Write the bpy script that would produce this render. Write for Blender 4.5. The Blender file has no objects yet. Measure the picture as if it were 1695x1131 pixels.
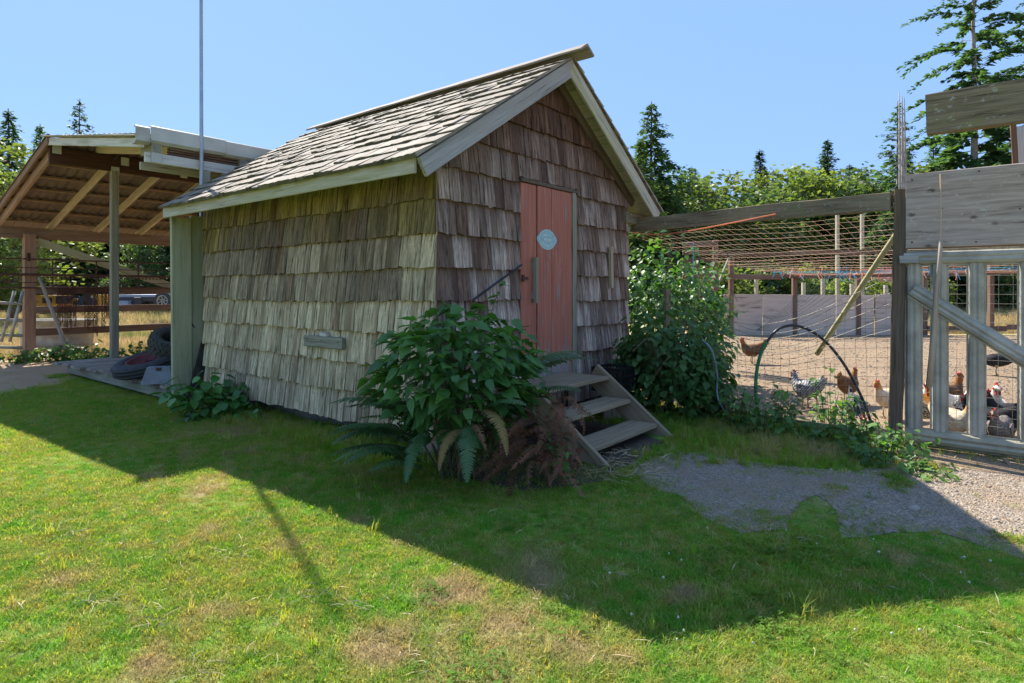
import bpy, math, random
import numpy as np
from mathutils import Vector, Matrix, noise as mnoise

random.seed(11)
rng = np.random.default_rng(11)
sc = bpy.context.scene
COL = sc.collection

# ------------------------------------------------------------------ camera, sky, sun, exposure
cam_d = bpy.data.cameras.new("camera")
cam = bpy.data.objects.new("camera", cam_d)
COL.objects.link(cam)
sc.camera = cam
cam.location = (0, 0, 1.5)
cam.rotation_euler = (math.radians(90), 0, 0)
cam_d.sensor_width = 36.0
cam_d.lens = 36.0 * 1000 / 1695
cam_d.shift_y = -(565.5 - 480) / 1695
cam_d.clip_start = 0.05
cam_d.clip_end = 3000

SUN_EL = math.radians(44.5)
SUN_H = Vector((-0.53, 0.848, 0)).normalized()          # horizontal direction towards the sun
SUN = Vector((SUN_H.x * math.cos(SUN_EL), SUN_H.y * math.cos(SUN_EL), math.sin(SUN_EL)))
world = bpy.data.worlds.new("World")
sc.world = world
world.use_nodes = True
wn = world.node_tree
wn.nodes.clear()
sky = wn.nodes.new("ShaderNodeTexSky")
sky.sky_type = 'NISHITA'
sky.sun_disc = False
sky.sun_elevation = SUN_EL
sky.sun_rotation = math.atan2(SUN_H.x, SUN_H.y)
sky.altitude = 50
sky.air_density = 1.0
sky.dust_density = 0.25
sky.ozone_density = 3.0
bg = wn.nodes.new("ShaderNodeBackground")
bg.inputs[1].default_value = 0.15
wo = wn.nodes.new("ShaderNodeOutputWorld")
# the clear even blue of the photograph: the same sky, with its contrast between sun side and far side evened out
even = wn.nodes.new("ShaderNodeMix")
even.data_type = 'RGBA'
even.inputs[0].default_value = 0.95
even.inputs[7].default_value = (0.46, 0.80, 1.50, 1)
wn.links.new(sky.outputs[0], even.inputs[6])
wn.links.new(even.outputs[2], bg.inputs[0])
wn.links.new(bg.outputs[0], wo.inputs[0])

sun_d = bpy.data.lights.new("sun", 'SUN')
sun_d.energy = 2.5
sun_d.angle = math.radians(0.53)
sun_d.color = (1.0, 0.94, 0.84)
sun_o = bpy.data.objects.new("sun", sun_d)
COL.objects.link(sun_o)
sun_o.location = SUN * 60
sun_o.rotation_euler = SUN.to_track_quat('Z', 'Y').to_euler()

sc.view_settings.view_transform = 'Standard'
sc.view_settings.look = 'None'
sc.view_settings.exposure = 2.15
sc.view_settings.gamma = 1
sc.cycles.max_bounces = 5
sc.cycles.diffuse_bounces = 3
sc.cycles.glossy_bounces = 2
sc.cycles.transmission_bounces = 3
sc.cycles.use_adaptive_sampling = True
sc.cycles.adaptive_threshold = 0.025
sc.cycles.transparent_max_bounces = 6

# ------------------------------------------------------------------ layout helpers
def at(px, py, d):
    return Vector(((px - 847.5) / 1000 * d, d, 1.5 + (480 - py) / 1000 * d))
def gnd(px, py, z=0.0):
    d = (1.5 - z) * 1000 / (py - 480)
    return Vector(((px - 847.5) / 1000 * d, d, z))
C0 = Vector((-0.673, 5.36, 0))
UL = Vector((-0.780, 0.6255, 0)).normalized()
UR = Vector((0.6255, 0.780, 0)).normalized()
UP = Vector((0, 0, 1))
def S(s, t, z=0.0):                                     # point in the frame of the shed
    return C0 + UL * s + UR * t + UP * z
def U(a, b): return random.uniform(a, b)

# ------------------------------------------------------------------ materials
class NT:
    def __init__(self, name):
        self.m = bpy.data.materials.new(name)
        self.m.use_nodes = True
        self.t = self.m.node_tree
        self.t.nodes.clear()
        self.out = self.n('ShaderNodeOutputMaterial')
    def n(self, typ, ins=None, **kw):
        nd = self.t.nodes.new(typ)
        for k, v in kw.items(): setattr(nd, k, v)
        for k, v in (ins or {}).items():
            sock = nd.inputs[k]
            if isinstance(v, bpy.types.NodeSocket): self.t.links.new(v, sock)
            elif isinstance(v, bpy.types.Node): self.t.links.new(v.outputs[0], sock)
            else: sock.default_value = v
        return nd
    def noise(self, vec, scale, detail=4, rough=.55, dist=0):
        return self.n('ShaderNodeTexNoise', {'Vector': vec, 'Scale': scale, 'Detail': detail, 'Roughness': rough, 'Distortion': dist}).outputs[0]
    def ramp(self, fac, stops):
        r = self.n('ShaderNodeValToRGB', {'Fac': fac})
        e = r.color_ramp.elements
        while len(e) < len(stops): e.new(0.5)
        for el, (p, c) in zip(e, stops):
            el.position = p
            el.color = (*c, 1) if len(c) == 3 else c
        return r.outputs[0]
    def step(self, fac, a, b):
        return self.n('ShaderNodeMapRange', {0: fac, 1: a, 2: b, 3: 0.0, 4: 1.0}).outputs[0]
    def mix(self, fac, a, b, mode='MIX'):
        nd = self.n('ShaderNodeMix', data_type='RGBA', blend_type=mode)
        for i, v in ((0, fac), (6, a), (7, b)):
            s = nd.inputs[i]
            if isinstance(v, bpy.types.NodeSocket): self.t.links.new(v, s)
            elif isinstance(v, (tuple, list)): s.default_value = (*v[:3], 1)
            else: s.default_value = v
        return nd.outputs[2]
    def math(self, op, a, b=0.0):
        return self.n('ShaderNodeMath', {0: a, 1: b}, operation=op).outputs[0]
    def coords(self, scale=(1, 1, 1), jitter=True, world=False):
        if world: src = self.n('ShaderNodeNewGeometry').outputs['Position']
        else: src = self.n('ShaderNodeTexCoord').outputs['Object']
        if jitter and not world:
            rnd = self.n('ShaderNodeObjectInfo').outputs['Random']
            k = self.math('MULTIPLY', rnd, 91.0)
            src = self.n('ShaderNodeVectorMath', {0: src, 1: k}, operation='ADD').outputs[0]
        return self.n('ShaderNodeMapping', {'Vector': src, 'Scale': scale}).outputs[0]
    def bump(self, h, strength=.3, dist=.01):
        return self.n('ShaderNodeBump', {'Height': h, 'Strength': strength, 'Distance': dist}).outputs[0]
    def bsdf(self, col, rough=.8, normal=None, metal=0.0, spec=.3):
        ins = {'Base Color': (*col[:3], 1) if isinstance(col, tuple) else col, 'Roughness': rough, 'Metallic': metal, 'Specular IOR Level': spec}
        if normal is not None: ins['Normal'] = normal
        return self.n('ShaderNodeBsdfPrincipled', ins)
    def done(self, sh):
        self.t.links.new(sh.outputs[0], self.out.inputs[0])
        return self.m

def wood_mat(name, c1, c2, c3=None, grain=(1.6, 38, 38), objcol=False, rough=.85, bump=.35, moss=None, moss_amt=.45, blotch=.5, var=.25, crack=.55, lichen=None, knots=0.0, fresh=None, butt=None):
    m = NT(name)
    v = m.coords(grain)
    fine = m.noise(v, 1.0, 4, .65, .3)
    hair = m.noise(m.coords((grain[0] * 2.2, grain[1] * 4.5, grain[2] * 4.5)), 1.0, 2, .6)
    big = m.noise(m.coords((grain[0] * .5, grain[1] * .16, grain[2] * .16)), 1.0, 2)
    info = m.n('ShaderNodeObjectInfo')
    f = m.math('ADD', m.math('MULTIPLY', fine, .62), m.math('MULTIPLY', hair, .38))
    col = m.mix(m.step(f, .38, .62), c2, c1)
    if c3: col = m.mix(m.math('MULTIPLY', m.step(big, .48, .66), blotch), col, c3)
    if crack: col = m.mix(m.math('MULTIPLY', m.step(fine, .40, .30), crack), col, (.03, .025, .02), 'MIX')
    if objcol: col = m.mix(1.0, col, info.outputs['Color'], 'MULTIPLY')
    if knots:
        kv = m.n('ShaderNodeTexVoronoi', {'Vector': m.coords((4.2, 7, 7)), 'Scale': 1.0}).outputs['Distance']
        col = m.mix(m.math('MULTIPLY', m.step(kv, .17, .07), knots), col, (.035, .026, .022))
    if fresh or butt:
        lx = m.n('ShaderNodeSeparateXYZ', {0: m.n('ShaderNodeTexCoord').outputs['Object']}).outputs[0]
        rag = m.math('MULTIPLY', m.math('SUBTRACT', big, .5), .22)
        if fresh: col = m.mix(m.math('MULTIPLY', m.step(m.math('ADD', lx, rag), .12, .33), .6), col, fresh)
        if butt: col = m.mix(m.math('MULTIPLY', m.step(m.math('ADD', lx, m.math('MULTIPLY', rag, .25)), .030, .004), .85), col, butt)
    if moss:
        mm = m.math('MULTIPLY', m.step(m.noise(m.coords((3, 7, 7)), 1.3, 4, .7), 1 - moss_amt, 1.2 - moss_amt), .85)
        col = m.mix(mm, col, moss)
    if lichen:
        lm = m.step(m.noise(m.coords((16, 22, 22)), 1.0, 4, .7), .60, .66)
        col = m.mix(m.math('MULTIPLY', lm, .75), col, lichen)
    k = m.n('ShaderNodeMapRange', {0: info.outputs['Random'], 1: 0.0, 2: 1.0, 3: 1 - var, 4: 1 + var}).outputs[0]
    hs = m.n('ShaderNodeHueSaturation', {'Value': k, 'Color': col})
    return m.done(m.bsdf(hs.outputs[0], rough, m.bump(f, bump, .008), spec=.12))

def leaf_mat(name, c1, c2, trans=.35, var=.3, rough=.5, spec=.35, vein=False, worldnoise=3.0, objcol=False, tcol=None):
    m = NT(name)
    info = m.n('ShaderNodeObjectInfo')
    w = m.coords(world=True)
    nz = m.noise(w, worldnoise, 3)
    col = m.mix(m.step(nz, .35, .65), c1, c2)
    if objcol: col = m.mix(1.0, col, info.outputs['Color'], 'MULTIPLY')
    k = m.n('ShaderNodeMapRange', {0: info.outputs['Random'], 1: 0.0, 2: 1.0, 3: 1 - var, 4: 1 + var}).outputs[0]
    col = m.n('ShaderNodeHueSaturation', {'Value': k, 'Color': col}).outputs[0]
    b = m.bsdf(col, rough, spec=spec)
    tc = m.mix(1.0, col, tcol or (1.5, 1.7, .6), 'MULTIPLY')
    tr = m.n('ShaderNodeBsdfTranslucent', {'Color': tc})
    return m.done(m.n('ShaderNodeMixShader', {0: trans, 1: b, 2: tr}))

def plain_mat(name, c1, c2=None, rough=.6, metal=0.0, scale=8, bump=0.0, spec=.4, world=False):
    m = NT(name)
    v = m.coords(world=world)
    nz = m.noise(v, scale, 5, .6)
    col = m.mix(m.step(nz, .35, .68), c1, c2 or tuple(x * .75 for x in c1))
    return m.done(m.bsdf(col, rough, m.bump(nz, bump, .01) if bump else None, metal, spec))

M = {}
M['shingle'] = wood_mat('cedar_shingle', (1.3, 1.3, 1.27), (.36, .33, .29), (.40, .35, .29), (.9, 36, 30), objcol=True, bump=.7, blotch=.75, var=.10, crack=.8)
M['shake'] = wood_mat('cedar_shake', (.36, .305, .24), (.19, .155, .115), (.30, .27, .235), (1.3, 40, 30), bump=.6, var=.2, moss=(.10, .10, .05), moss_amt=.30, butt=(.075, .07, .04))
M['gable_shingle'] = wood_mat('red_cedar_gable_shingle', (1.3, 1.3, 1.3), (.34, .31, .30), (.36, .30, .27), (.9, 36, 30), objcol=True, bump=.7, blotch=.75, var=.12, crack=.8, fresh=(.10, .058, .042))
M['grey_board'] = wood_mat('grey_weathered_board', (.42, .40, .38), (.26, .245, .23), (.34, .30, .26), bump=.3, var=.1)
M['pale_board'] = wood_mat('pale_weathered_board', (.50, .46, .37), (.32, .28, .20), (.36, .36, .18), bump=.3, moss=(.27, .29, .12), moss_amt=.40, var=.1)
M['cream_board'] = wood_mat('cream_soffit', (.55, .52, .38), (.42, .38, .25), (.3, .29, .15), bump=.15, var=.15)
M['brown_board'] = wood_mat('brown_trim', (.16, .115, .08), (.10, .07, .05), (.2, .16, .12), bump=.25, var=.12)
M['dark_beam'] = wood_mat('dark_stained_beam', (.085, .040, .026), (.045, .022, .016), (.11, .05, .03), bump=.2, var=.08)
M['red_fir'] = wood_mat('red_fir_lumber', (.31, .19, .125), (.19, .11, .07), (.30, .23, .17), bump=.2, var=.18)
M['tan_lumber'] = wood_mat('tan_lumber', (.50, .40, .27), (.34, .26, .17), (.38, .32, .24), bump=.2, var=.12)
M['post_grey'] = wood_mat('grey_green_post', (.30, .28, .21), (.17, .155, .115), (.22, .23, .15), bump=.35, var=.1)
M['rail_brown'] = wood_mat('brown_fence_rail', (.22, .13, .085), (.12, .07, .05), (.2, .17, .13), bump=.3, var=.2)
M['old_beam'] = wood_mat('old_mossy_beam', (.30, .235, .15), (.13, .10, .065), (.36, .31, .20), bump=.8, moss=(.22, .21, .09), moss_amt=.46, var=.08, lichen=(.42, .41, .34))
M['dark_post'] = wood_mat('dark_brown_post', (.17, .125, .085), (.085, .062, .045), (.2, .18, .13), bump=.6, var=.08)
M['white_lumber'] = wood_mat('white_painted_lumber', (.62, .60, .55), (.47, .44, .38), (.3, .28, .22), bump=.15, var=.06, blotch=.7)
M['plywood'] = wood_mat('grey_plywood', (.50, .40, .335), (.29, .225, .185), (.40, .35, .33), (1.8, 22, 22), bump=.5, var=.05, knots=.7, moss=(.16, .135, .115), moss_amt=.37, lichen=(.50, .44, .40))
M['yard_ply'] = wood_mat('brown_grey_panel', (.60, .48, .385), (.45, .355, .28), (.48, .41, .35), (1.2, 9, 9), bump=.15, var=.2)
M['deck'] = wood_mat('deck_plank', (.36, .31, .265), (.18, .155, .13), (.26, .21, .16), bump=.45, var=.2)
M['step'] = wood_mat('step_tread', (.36, .28, .185), (.23, .175, .115), (.17, .13, .085), bump=.3, var=.1)
M['panel_green'] = wood_mat('algae_stained_panel', (.44, .43, .29), (.33, .33, .20), (.25, .27, .13), (1.0, 10, 10), bump=.15, var=.05, moss=(.24, .26, .12), moss_amt=.38)
M['bamboo'] = wood_mat('bare_pole', (.42, .37, .20), (.30, .26, .13), (.25, .25, .13), bump=.1, var=.1)
M['stick'] = wood_mat('pale_stick', (.42, .34, .26), (.28, .22, .16), bump=.2, var=.1)
M['bark'] = wood_mat('bark', (.15, .12, .10), (.07, .055, .045), (.2, .19, .18), (3, 14, 14), bump=.8)
M['pale_bark'] = wood_mat('pale_bark', (.42, .40, .38), (.24, .22, .21), (.12, .11, .1), (3, 8, 8), bump=.4)
M['concrete'] = plain_mat('old_concrete', (.20, .19, .165), (.10, .10, .08), .9, scale=6, bump=.4)
M['block'] = plain_mat('grey_block', (.24, .25, .27), (.17, .18, .2), .8, scale=9, bump=.15)
M['galv'] = plain_mat('galvanized_steel', (.44, .41, .34), (.25, .235, .185), .5, .15, scale=5, spec=.5)
M['galv_old'] = plain_mat('stained_galvanized_steel', (.44, .39, .28), (.24, .215, .13), .55, .1, scale=4, spec=.5)
M['conduit'] = plain_mat('conduit_steel', (.40, .43, .47), (.30, .33, .37), .4, .5, scale=3)
M['gutter'] = plain_mat('pale_sheet_metal', (.52, .51, .45), (.40, .39, .33), .5, .1, scale=2)
M['rust'] = plain_mat('rusty_steel', (.13, .06, .04), (.06, .03, .025), .8, .2, scale=20, bump=.2)
M['rubber'] = plain_mat('tyre_rubber', (.030, .030, .034), (.05, .05, .052), .75, scale=14, bump=.15)
M['rubber_dusty'] = plain_mat('dusty_tyre_rubber', (.07, .07, .055), (.045, .045, .04), .85, scale=14, bump=.2)
M['rim_red'] = plain_mat('dark_red_rim', (.16, .030, .035), (.10, .03, .03), .6, scale=12)
M['black_plastic'] = plain_mat('black_plastic', (.012, .012, .015), (.02, .02, .022), .4, scale=8)
M['hose_black'] = plain_mat('black_pipe', (.018, .018, .022), (.03, .03, .033), .35, scale=8)
M['hose_green'] = plain_mat('green_pipe', (.01, .17, .05), (.01, .12, .04), .4, scale=8)
M['hose_grey'] = plain_mat('grey_hose', (.22, .26, .30), (.16, .2, .22), .4, scale=8)
M['yellow'] = plain_mat('yellow_paint', (.65, .32, .035), (.5, .24, .03), .5, scale=2)
M['black_paint'] = plain_mat('black_paint', (.02, .022, .03), (.03, .03, .04), .4, scale=2)
M['blue_steel'] = plain_mat('blue_grey_steel', (.20, .26, .36), (.15, .2, .28), .5, scale=2)
M['alloy'] = plain_mat('alloy_wheel', (.3, .3, .3), (.22, .22, .22), .35, .5, scale=2)
M['wire'] = plain_mat('fence_wire', (.30, .28, .22), (.2, .18, .14), .6, .3, scale=9)
M['twine_orange'] = leaf_mat('orange_twine', (0.75, 0.38, 0.24), (0.637, 0.323, 0.204), .5, .05, .8, .1, tcol=(1.15, 1.1, 1.0))
M['twine_pink'] = leaf_mat('pink_twine', (0.85, 0.66, 0.58), (0.722, 0.561, 0.493), .5, .05, .8, .1, tcol=(1.15, 1.1, 1.0))
M['twine_blue'] = leaf_mat('blue_twine', (0.2, 0.52, 0.72), (0.17, 0.442, 0.612), .5, .05, .8, .1, tcol=(1.15, 1.1, 1.0))
M['twine_tan'] = leaf_mat('tan_twine', (0.72, 0.62, 0.46), (0.612, 0.527, 0.391), .5, .05, .8, .1, tcol=(1.15, 1.1, 1.0))
M['red_flesh'] = plain_mat('red_comb', (.55, .03, .03), (.42, .03, .03), .5, scale=30)
M['beak'] = plain_mat('beak_horn', (.42, .30, .12), (.34, .24, .1), .5, scale=30)
M['eye'] = plain_mat('bird_eye', (.02, .01, .005), (.02, .01, .005), .1, scale=5)
M['bare_soil'] = plain_mat('bare_soil', (.085, .062, .045), (.05, .038, .028), .95, scale=12, bump=.6, world=True)
M['red_roof'] = plain_mat('red_roofing', (.25, .09, .07), (.18, .07, .06), .7, scale=5)
M['grey_wall'] = plain_mat('grey_siding', (.33, .34, .36), (.27, .28, .3), .8, scale=4)
M['white_petal'] = plain_mat('white_petal', (.75, .73, .66), (.6, .58, .5), .7, scale=40)
M['straw'] = plain_mat('straw', (.50, .40, .24), (.36, .27, .15), .8, scale=3, world=True)
M['core'] = plain_mat('dark_sheathing', (.05, .042, .036), (.035, .03, .027), .95, scale=6)  # plain dark brown behind shingles and door planks, also on the scrap
M['roof_under'] = plain_mat('brown_roof_sheet', (.16, .11, .085), (.11, .075, .06), .75, scale=2)
M['pebble'] = plain_mat('pebble', (.42, .36, .29), (.28, .235, .19), .85, scale=2, world=True)

def door_mat():
    m = NT('flaking_red_paint')
    v = m.coords((1.6, 40, 40))
    fine = m.noise(v, 1, 5)
    red = m.mix(m.step(fine, .32, .66), (.48, .175, .115), (.32, .108, .073))
    wood = m.mix(m.step(fine, .3, .7), (.34, .30, .26), (.20, .17, .15))
    pv = m.coords((2.2, 16, 16))
    px = m.n('ShaderNodeSeparateXYZ', {0: m.n('ShaderNodeTexCoord').outputs['Object']}).outputs[0]
    low = m.n('ShaderNodeMapRange', {0: px, 1: -1.04, 2: -.55, 3: .22, 4: 0.0}).outputs[0]
    flake = m.step(m.math('ADD', m.noise(pv, 1.0, 5, .68), low), .60, .645)
    return m.done(m.bsdf(m.mix(flake, red, wood), .7, m.bump(m.math('SUBTRACT', fine, flake), .35, .003), spec=.2))
M['door'] = door_mat()
def sign_mat():
    m = NT('pale_teal_enamel')
    nz = m.noise(m.coords((1, 1, 1)), 30, 4)
    return m.done(m.bsdf(m.mix(m.step(nz, .35, .7), (.36, .52, .52), (.26, .40, .43)), .5))
M['sign'] = sign_mat()
M['sign_print'] = plain_mat('pale_raised_print', (.62, .74, .72), (.5, .64, .64), .6, scale=30)

# grass, soil and field -----------------------------------------------------------
DRY = [(720, 985, .20), (800, 1085, .30), (640, 1065, .24), (600, 862, .14), (890, 955, .16), (1510, 935, .26), (360, 1010, .16), (120, 960, .22), (250, 1085, .26), (1130, 985, .14), (480, 905, .12)]
def dry_mask(m, w):
    a = m.noise(w, .55, 3, .6)
    b = m.noise(w, 2.3, 3, .65)
    base = m.math('ADD', m.math('MULTIPLY', a, .6), m.math('MULTIPLY', b, .55))
    near = None
    for px, py, r in DRY:
        c = gnd(px, py)
        dd = m.n('ShaderNodeVectorMath', {0: w, 1: (c.x, c.y, .02)}, operation='DISTANCE').outputs['Value']
        k = m.step(dd, r * 1.5, r * .3)
        near = k if near is None else m.math('MAXIMUM', near, k)
    return m.step(m.math('ADD', base, m.math('MULTIPLY', near, .16)), .615, .76)
def lawn_cols(m):
    w = m.coords(world=True)
    g = m.mix(m.step(m.noise(w, 1.1, 3), .35, .65), (.100, .300, .030), (.190, .325, .045))
    g = m.mix(m.step(m.noise(w, 9, 2), .4, .7), g, (.27, .315, .08))
    dry = dry_mask(m, w)
    tint = m.mix(dry, (2.5, 1.65, .75), (1.25, 1.1, .9))
    return w, m.mix(m.math('MULTIPLY', dry, .8), g, (.46, .345, .20)), tint
def lawn_soil():
    m = NT('lawn_thatch')
    w, col, _t = lawn_cols(m)
    fine = m.noise(w, 120, 3)
    col = m.mix(m.step(fine, .3, .7), m.mix(.55, col, (.08, .065, .03)), col)
    return m.done(m.bsdf(col, .95, m.bump(fine, .5, .01), spec=.1))
def blade_mat():
    m = NT('grass_blade')
    w, col, tint = lawn_cols(m)
    rnd = m.n('ShaderNodeObjectInfo').outputs['Random']
    straw = m.step(rnd, .87, .91)
    col = m.mix(m.math('MULTIPLY', straw, .7), col, (.48, .36, .16))
    col = m.n('ShaderNodeHueSaturation', {'Value': m.n('ShaderNodeMapRange', {0: rnd, 3: .75, 4: 1.3}).outputs[0], 'Color': col}).outputs[0]
    b = m.bsdf(col, .7, spec=.06)
    tr = m.n('ShaderNodeBsdfTranslucent', {'Color': m.mix(1.0, col, m.mix(straw, tint, (1.1, 1.1, 1.0)), 'MULTIPLY')})
    return m.done(m.n('ShaderNodeMixShader', {0: .45, 1: b, 2: tr}))
M['lawn'] = lawn_soil()
M['blade'] = blade_mat()
def gravel_mat():
    m = NT('crushed_gravel')
    w = m.coords(world=True)
    vo = m.n('ShaderNodeTexVoronoi', {'Vector': w, 'Scale': 75.0})
    col = m.ramp(vo.outputs['Color'], [(0, (.15, .122, .098)), (.5, (.29, .24, .19)), (1, (.48, .40, .31))])
    warm = m.step(m.noise(w, 1.6, 4, .65), .44, .62)
    col = m.mix(m.math('MULTIPLY', warm, .65), col, (.30, .215, .14))
    h = m.math('SUBTRACT', 1.0, vo.outputs['Distance'])
    return m.done(m.bsdf(col, .95, m.bump(h, .9, .012), spec=.1))
M['gravel'] = gravel_mat()
def yard_mat():
    m = NT('chicken_yard_dirt')
    w = m.coords(world=True)
    col = m.mix(m.step(m.noise(w, .5, 5, .6), .35, .65), (.31, .225, .145), (.24, .17, .11))
    col = m.mix(m.step(m.noise(w, 14, 4, .7), .5, .72), col, (.17, .12, .08))
    col = m.mix(m.step(m.noise(w, 40, 3, .7), .58, .75), col, (.42, .35, .24))
    return m.done(m.bsdf(col, .95, m.bump(m.noise(w, 20, 5, .7), .7, .03), spec=.05))
M['yard'] = yard_mat()
def path_mat():
    m = NT('beaten_path')
    w = m.coords(world=True)
    col = m.mix(m.step(m.noise(w, 1.2, 5, .6), .35, .65), (.44, .30, .18), (.34, .23, .14))
    col = m.mix(m.step(m.noise(w, 45, 3, .7), .5, .7), col, (.46, .36, .25))
    return m.done(m.bsdf(col, .95, m.bump(m.noise(w, 60, 4, .7), .6, .015), spec=.05))
M['path'] = path_mat()
def field_mat():
    m = NT('dry_field')
    w = m.coords(world=True)
    col = m.mix(m.step(m.noise(w, .12, 5, .6), .38, .62), (.40, .29, .14), (.33, .26, .10))
    col = m.mix(m.step(m.noise(w, .35, 5, .6), .52, .68), col, (.20, .22, .06))
    col = m.mix(m.step(m.noise(w, 6, 4, .7), .45, .75), col, (.44, .35, .20))
    return m.done(m.bsdf(col, .95, m.bump(m.noise(w, 12, 5, .7), .6, .05), spec=.05))
M['field'] = field_mat()
def field_blade():
    m = NT('dry_field_grass')
    w = m.coords(world=True)
    col = m.mix(m.step(m.noise(w, .35, 5, .6), .50, .64), (.48, .35, .17), (.20, .25, .06))
    rnd = m.n('ShaderNodeObjectInfo').outputs['Random']
    col = m.n('ShaderNodeHueSaturation', {'Value': m.n('ShaderNodeMapRange', {0: rnd, 3: .7, 4: 1.25}).outputs[0], 'Color': col}).outputs[0]
    tr = m.n('ShaderNodeBsdfTranslucent', {'Color': col})
    return m.done(m.n('ShaderNodeMixShader', {0: .4, 1: m.bsdf(col, .7, spec=.15), 2: tr}))
M['field_blade'] = field_blade()

M['bush_leaf'] = leaf_mat('dark_bush_leaf', (.055, .150, .040), (.095, .205, .040), .32, .35, .42, .45)
M['bush_young'] = leaf_mat('young_bush_leaf', (.085, .19, .035), (.11, .22, .05), .35, .2, .45, .4)
M['low_leaf'] = leaf_mat('round_low_leaf', (.065, .19, .045), (.09, .22, .05), .28, .35, .42, .4)
M['fern'] = leaf_mat('sword_fern_green', (.055, .125, .045), (.085, .155, .06), .3, .3, .45, .4)
M['fern_dead'] = leaf_mat('dead_fern', (.26, .12, .07), (.15, .075, .05), .25, .35, .8, .1, tcol=(1.3, 1.0, .7))
M['fern_tan'] = leaf_mat('tan_fern', (.32, .23, .09), (.26, .18, .07), .3, .2, .7, .1, tcol=(1.3, 1.1, .7))
M['bramble'] = leaf_mat('bramble_leaf', (.048, .120, .030), (.085, .165, .040), .34, .3, .45, .4)
M['weed'] = leaf_mat('weed_leaf', (.085, .185, .045), (.12, .22, .05), .38, .3, .5, .35)
M['stem'] = plain_mat('plant_stem', (.10, .10, .045), (.08, .06, .035), .7, scale=9)
M['stem_red'] = plain_mat('brown_cane', (.16, .075, .05), (.12, .08, .05), .7, scale=9)
M['needle'] = leaf_mat('conifer_needle', (.050, .095, .050), (.075, .13, .060), .40, .22, .6, .2, worldnoise=.5)
M['needle_light'] = leaf_mat('light_conifer_needle', (.075, .13, .05), (.11, .17, .065), .42, .2, .6, .2, worldnoise=.5)
M['maple'] = leaf_mat('yellow_green_leaf', (.125, .165, .048), (.19, .215, .072), .42, .2, .5, .25, worldnoise=.6)
M['alder'] = leaf_mat('mid_green_leaf', (.070, .118, .048), (.12, .160, .065), .40, .2, .5, .25, worldnoise=.6)

# ------------------------------------------------------------------ object helpers
WM = {}
def put(o, parent=None, mw=None):
    COL.objects.link(o)
    mw = mw or Matrix.Identity(4)
    WM[o.name] = mw
    if parent is not None:
        o.parent = parent
        o.matrix_basis = WM[parent.name].inverted() @ mw
    else:
        o.matrix_basis = mw
    return o
def tag(o, label=None, cat=None, group=None, kind=None):
    if label: o['label'] = label
    if cat: o['category'] = cat
    if group: o['group'] = group
    if kind: o['kind'] = kind
    return o
def thing(name, label, cat, loc=(0, 0, 0), group=None):
    o = bpy.data.objects.new(name, None)
    o.empty_display_size = .2
    return tag(put(o, None, Matrix.Translation(Vector(loc))), label, cat, group)

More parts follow.
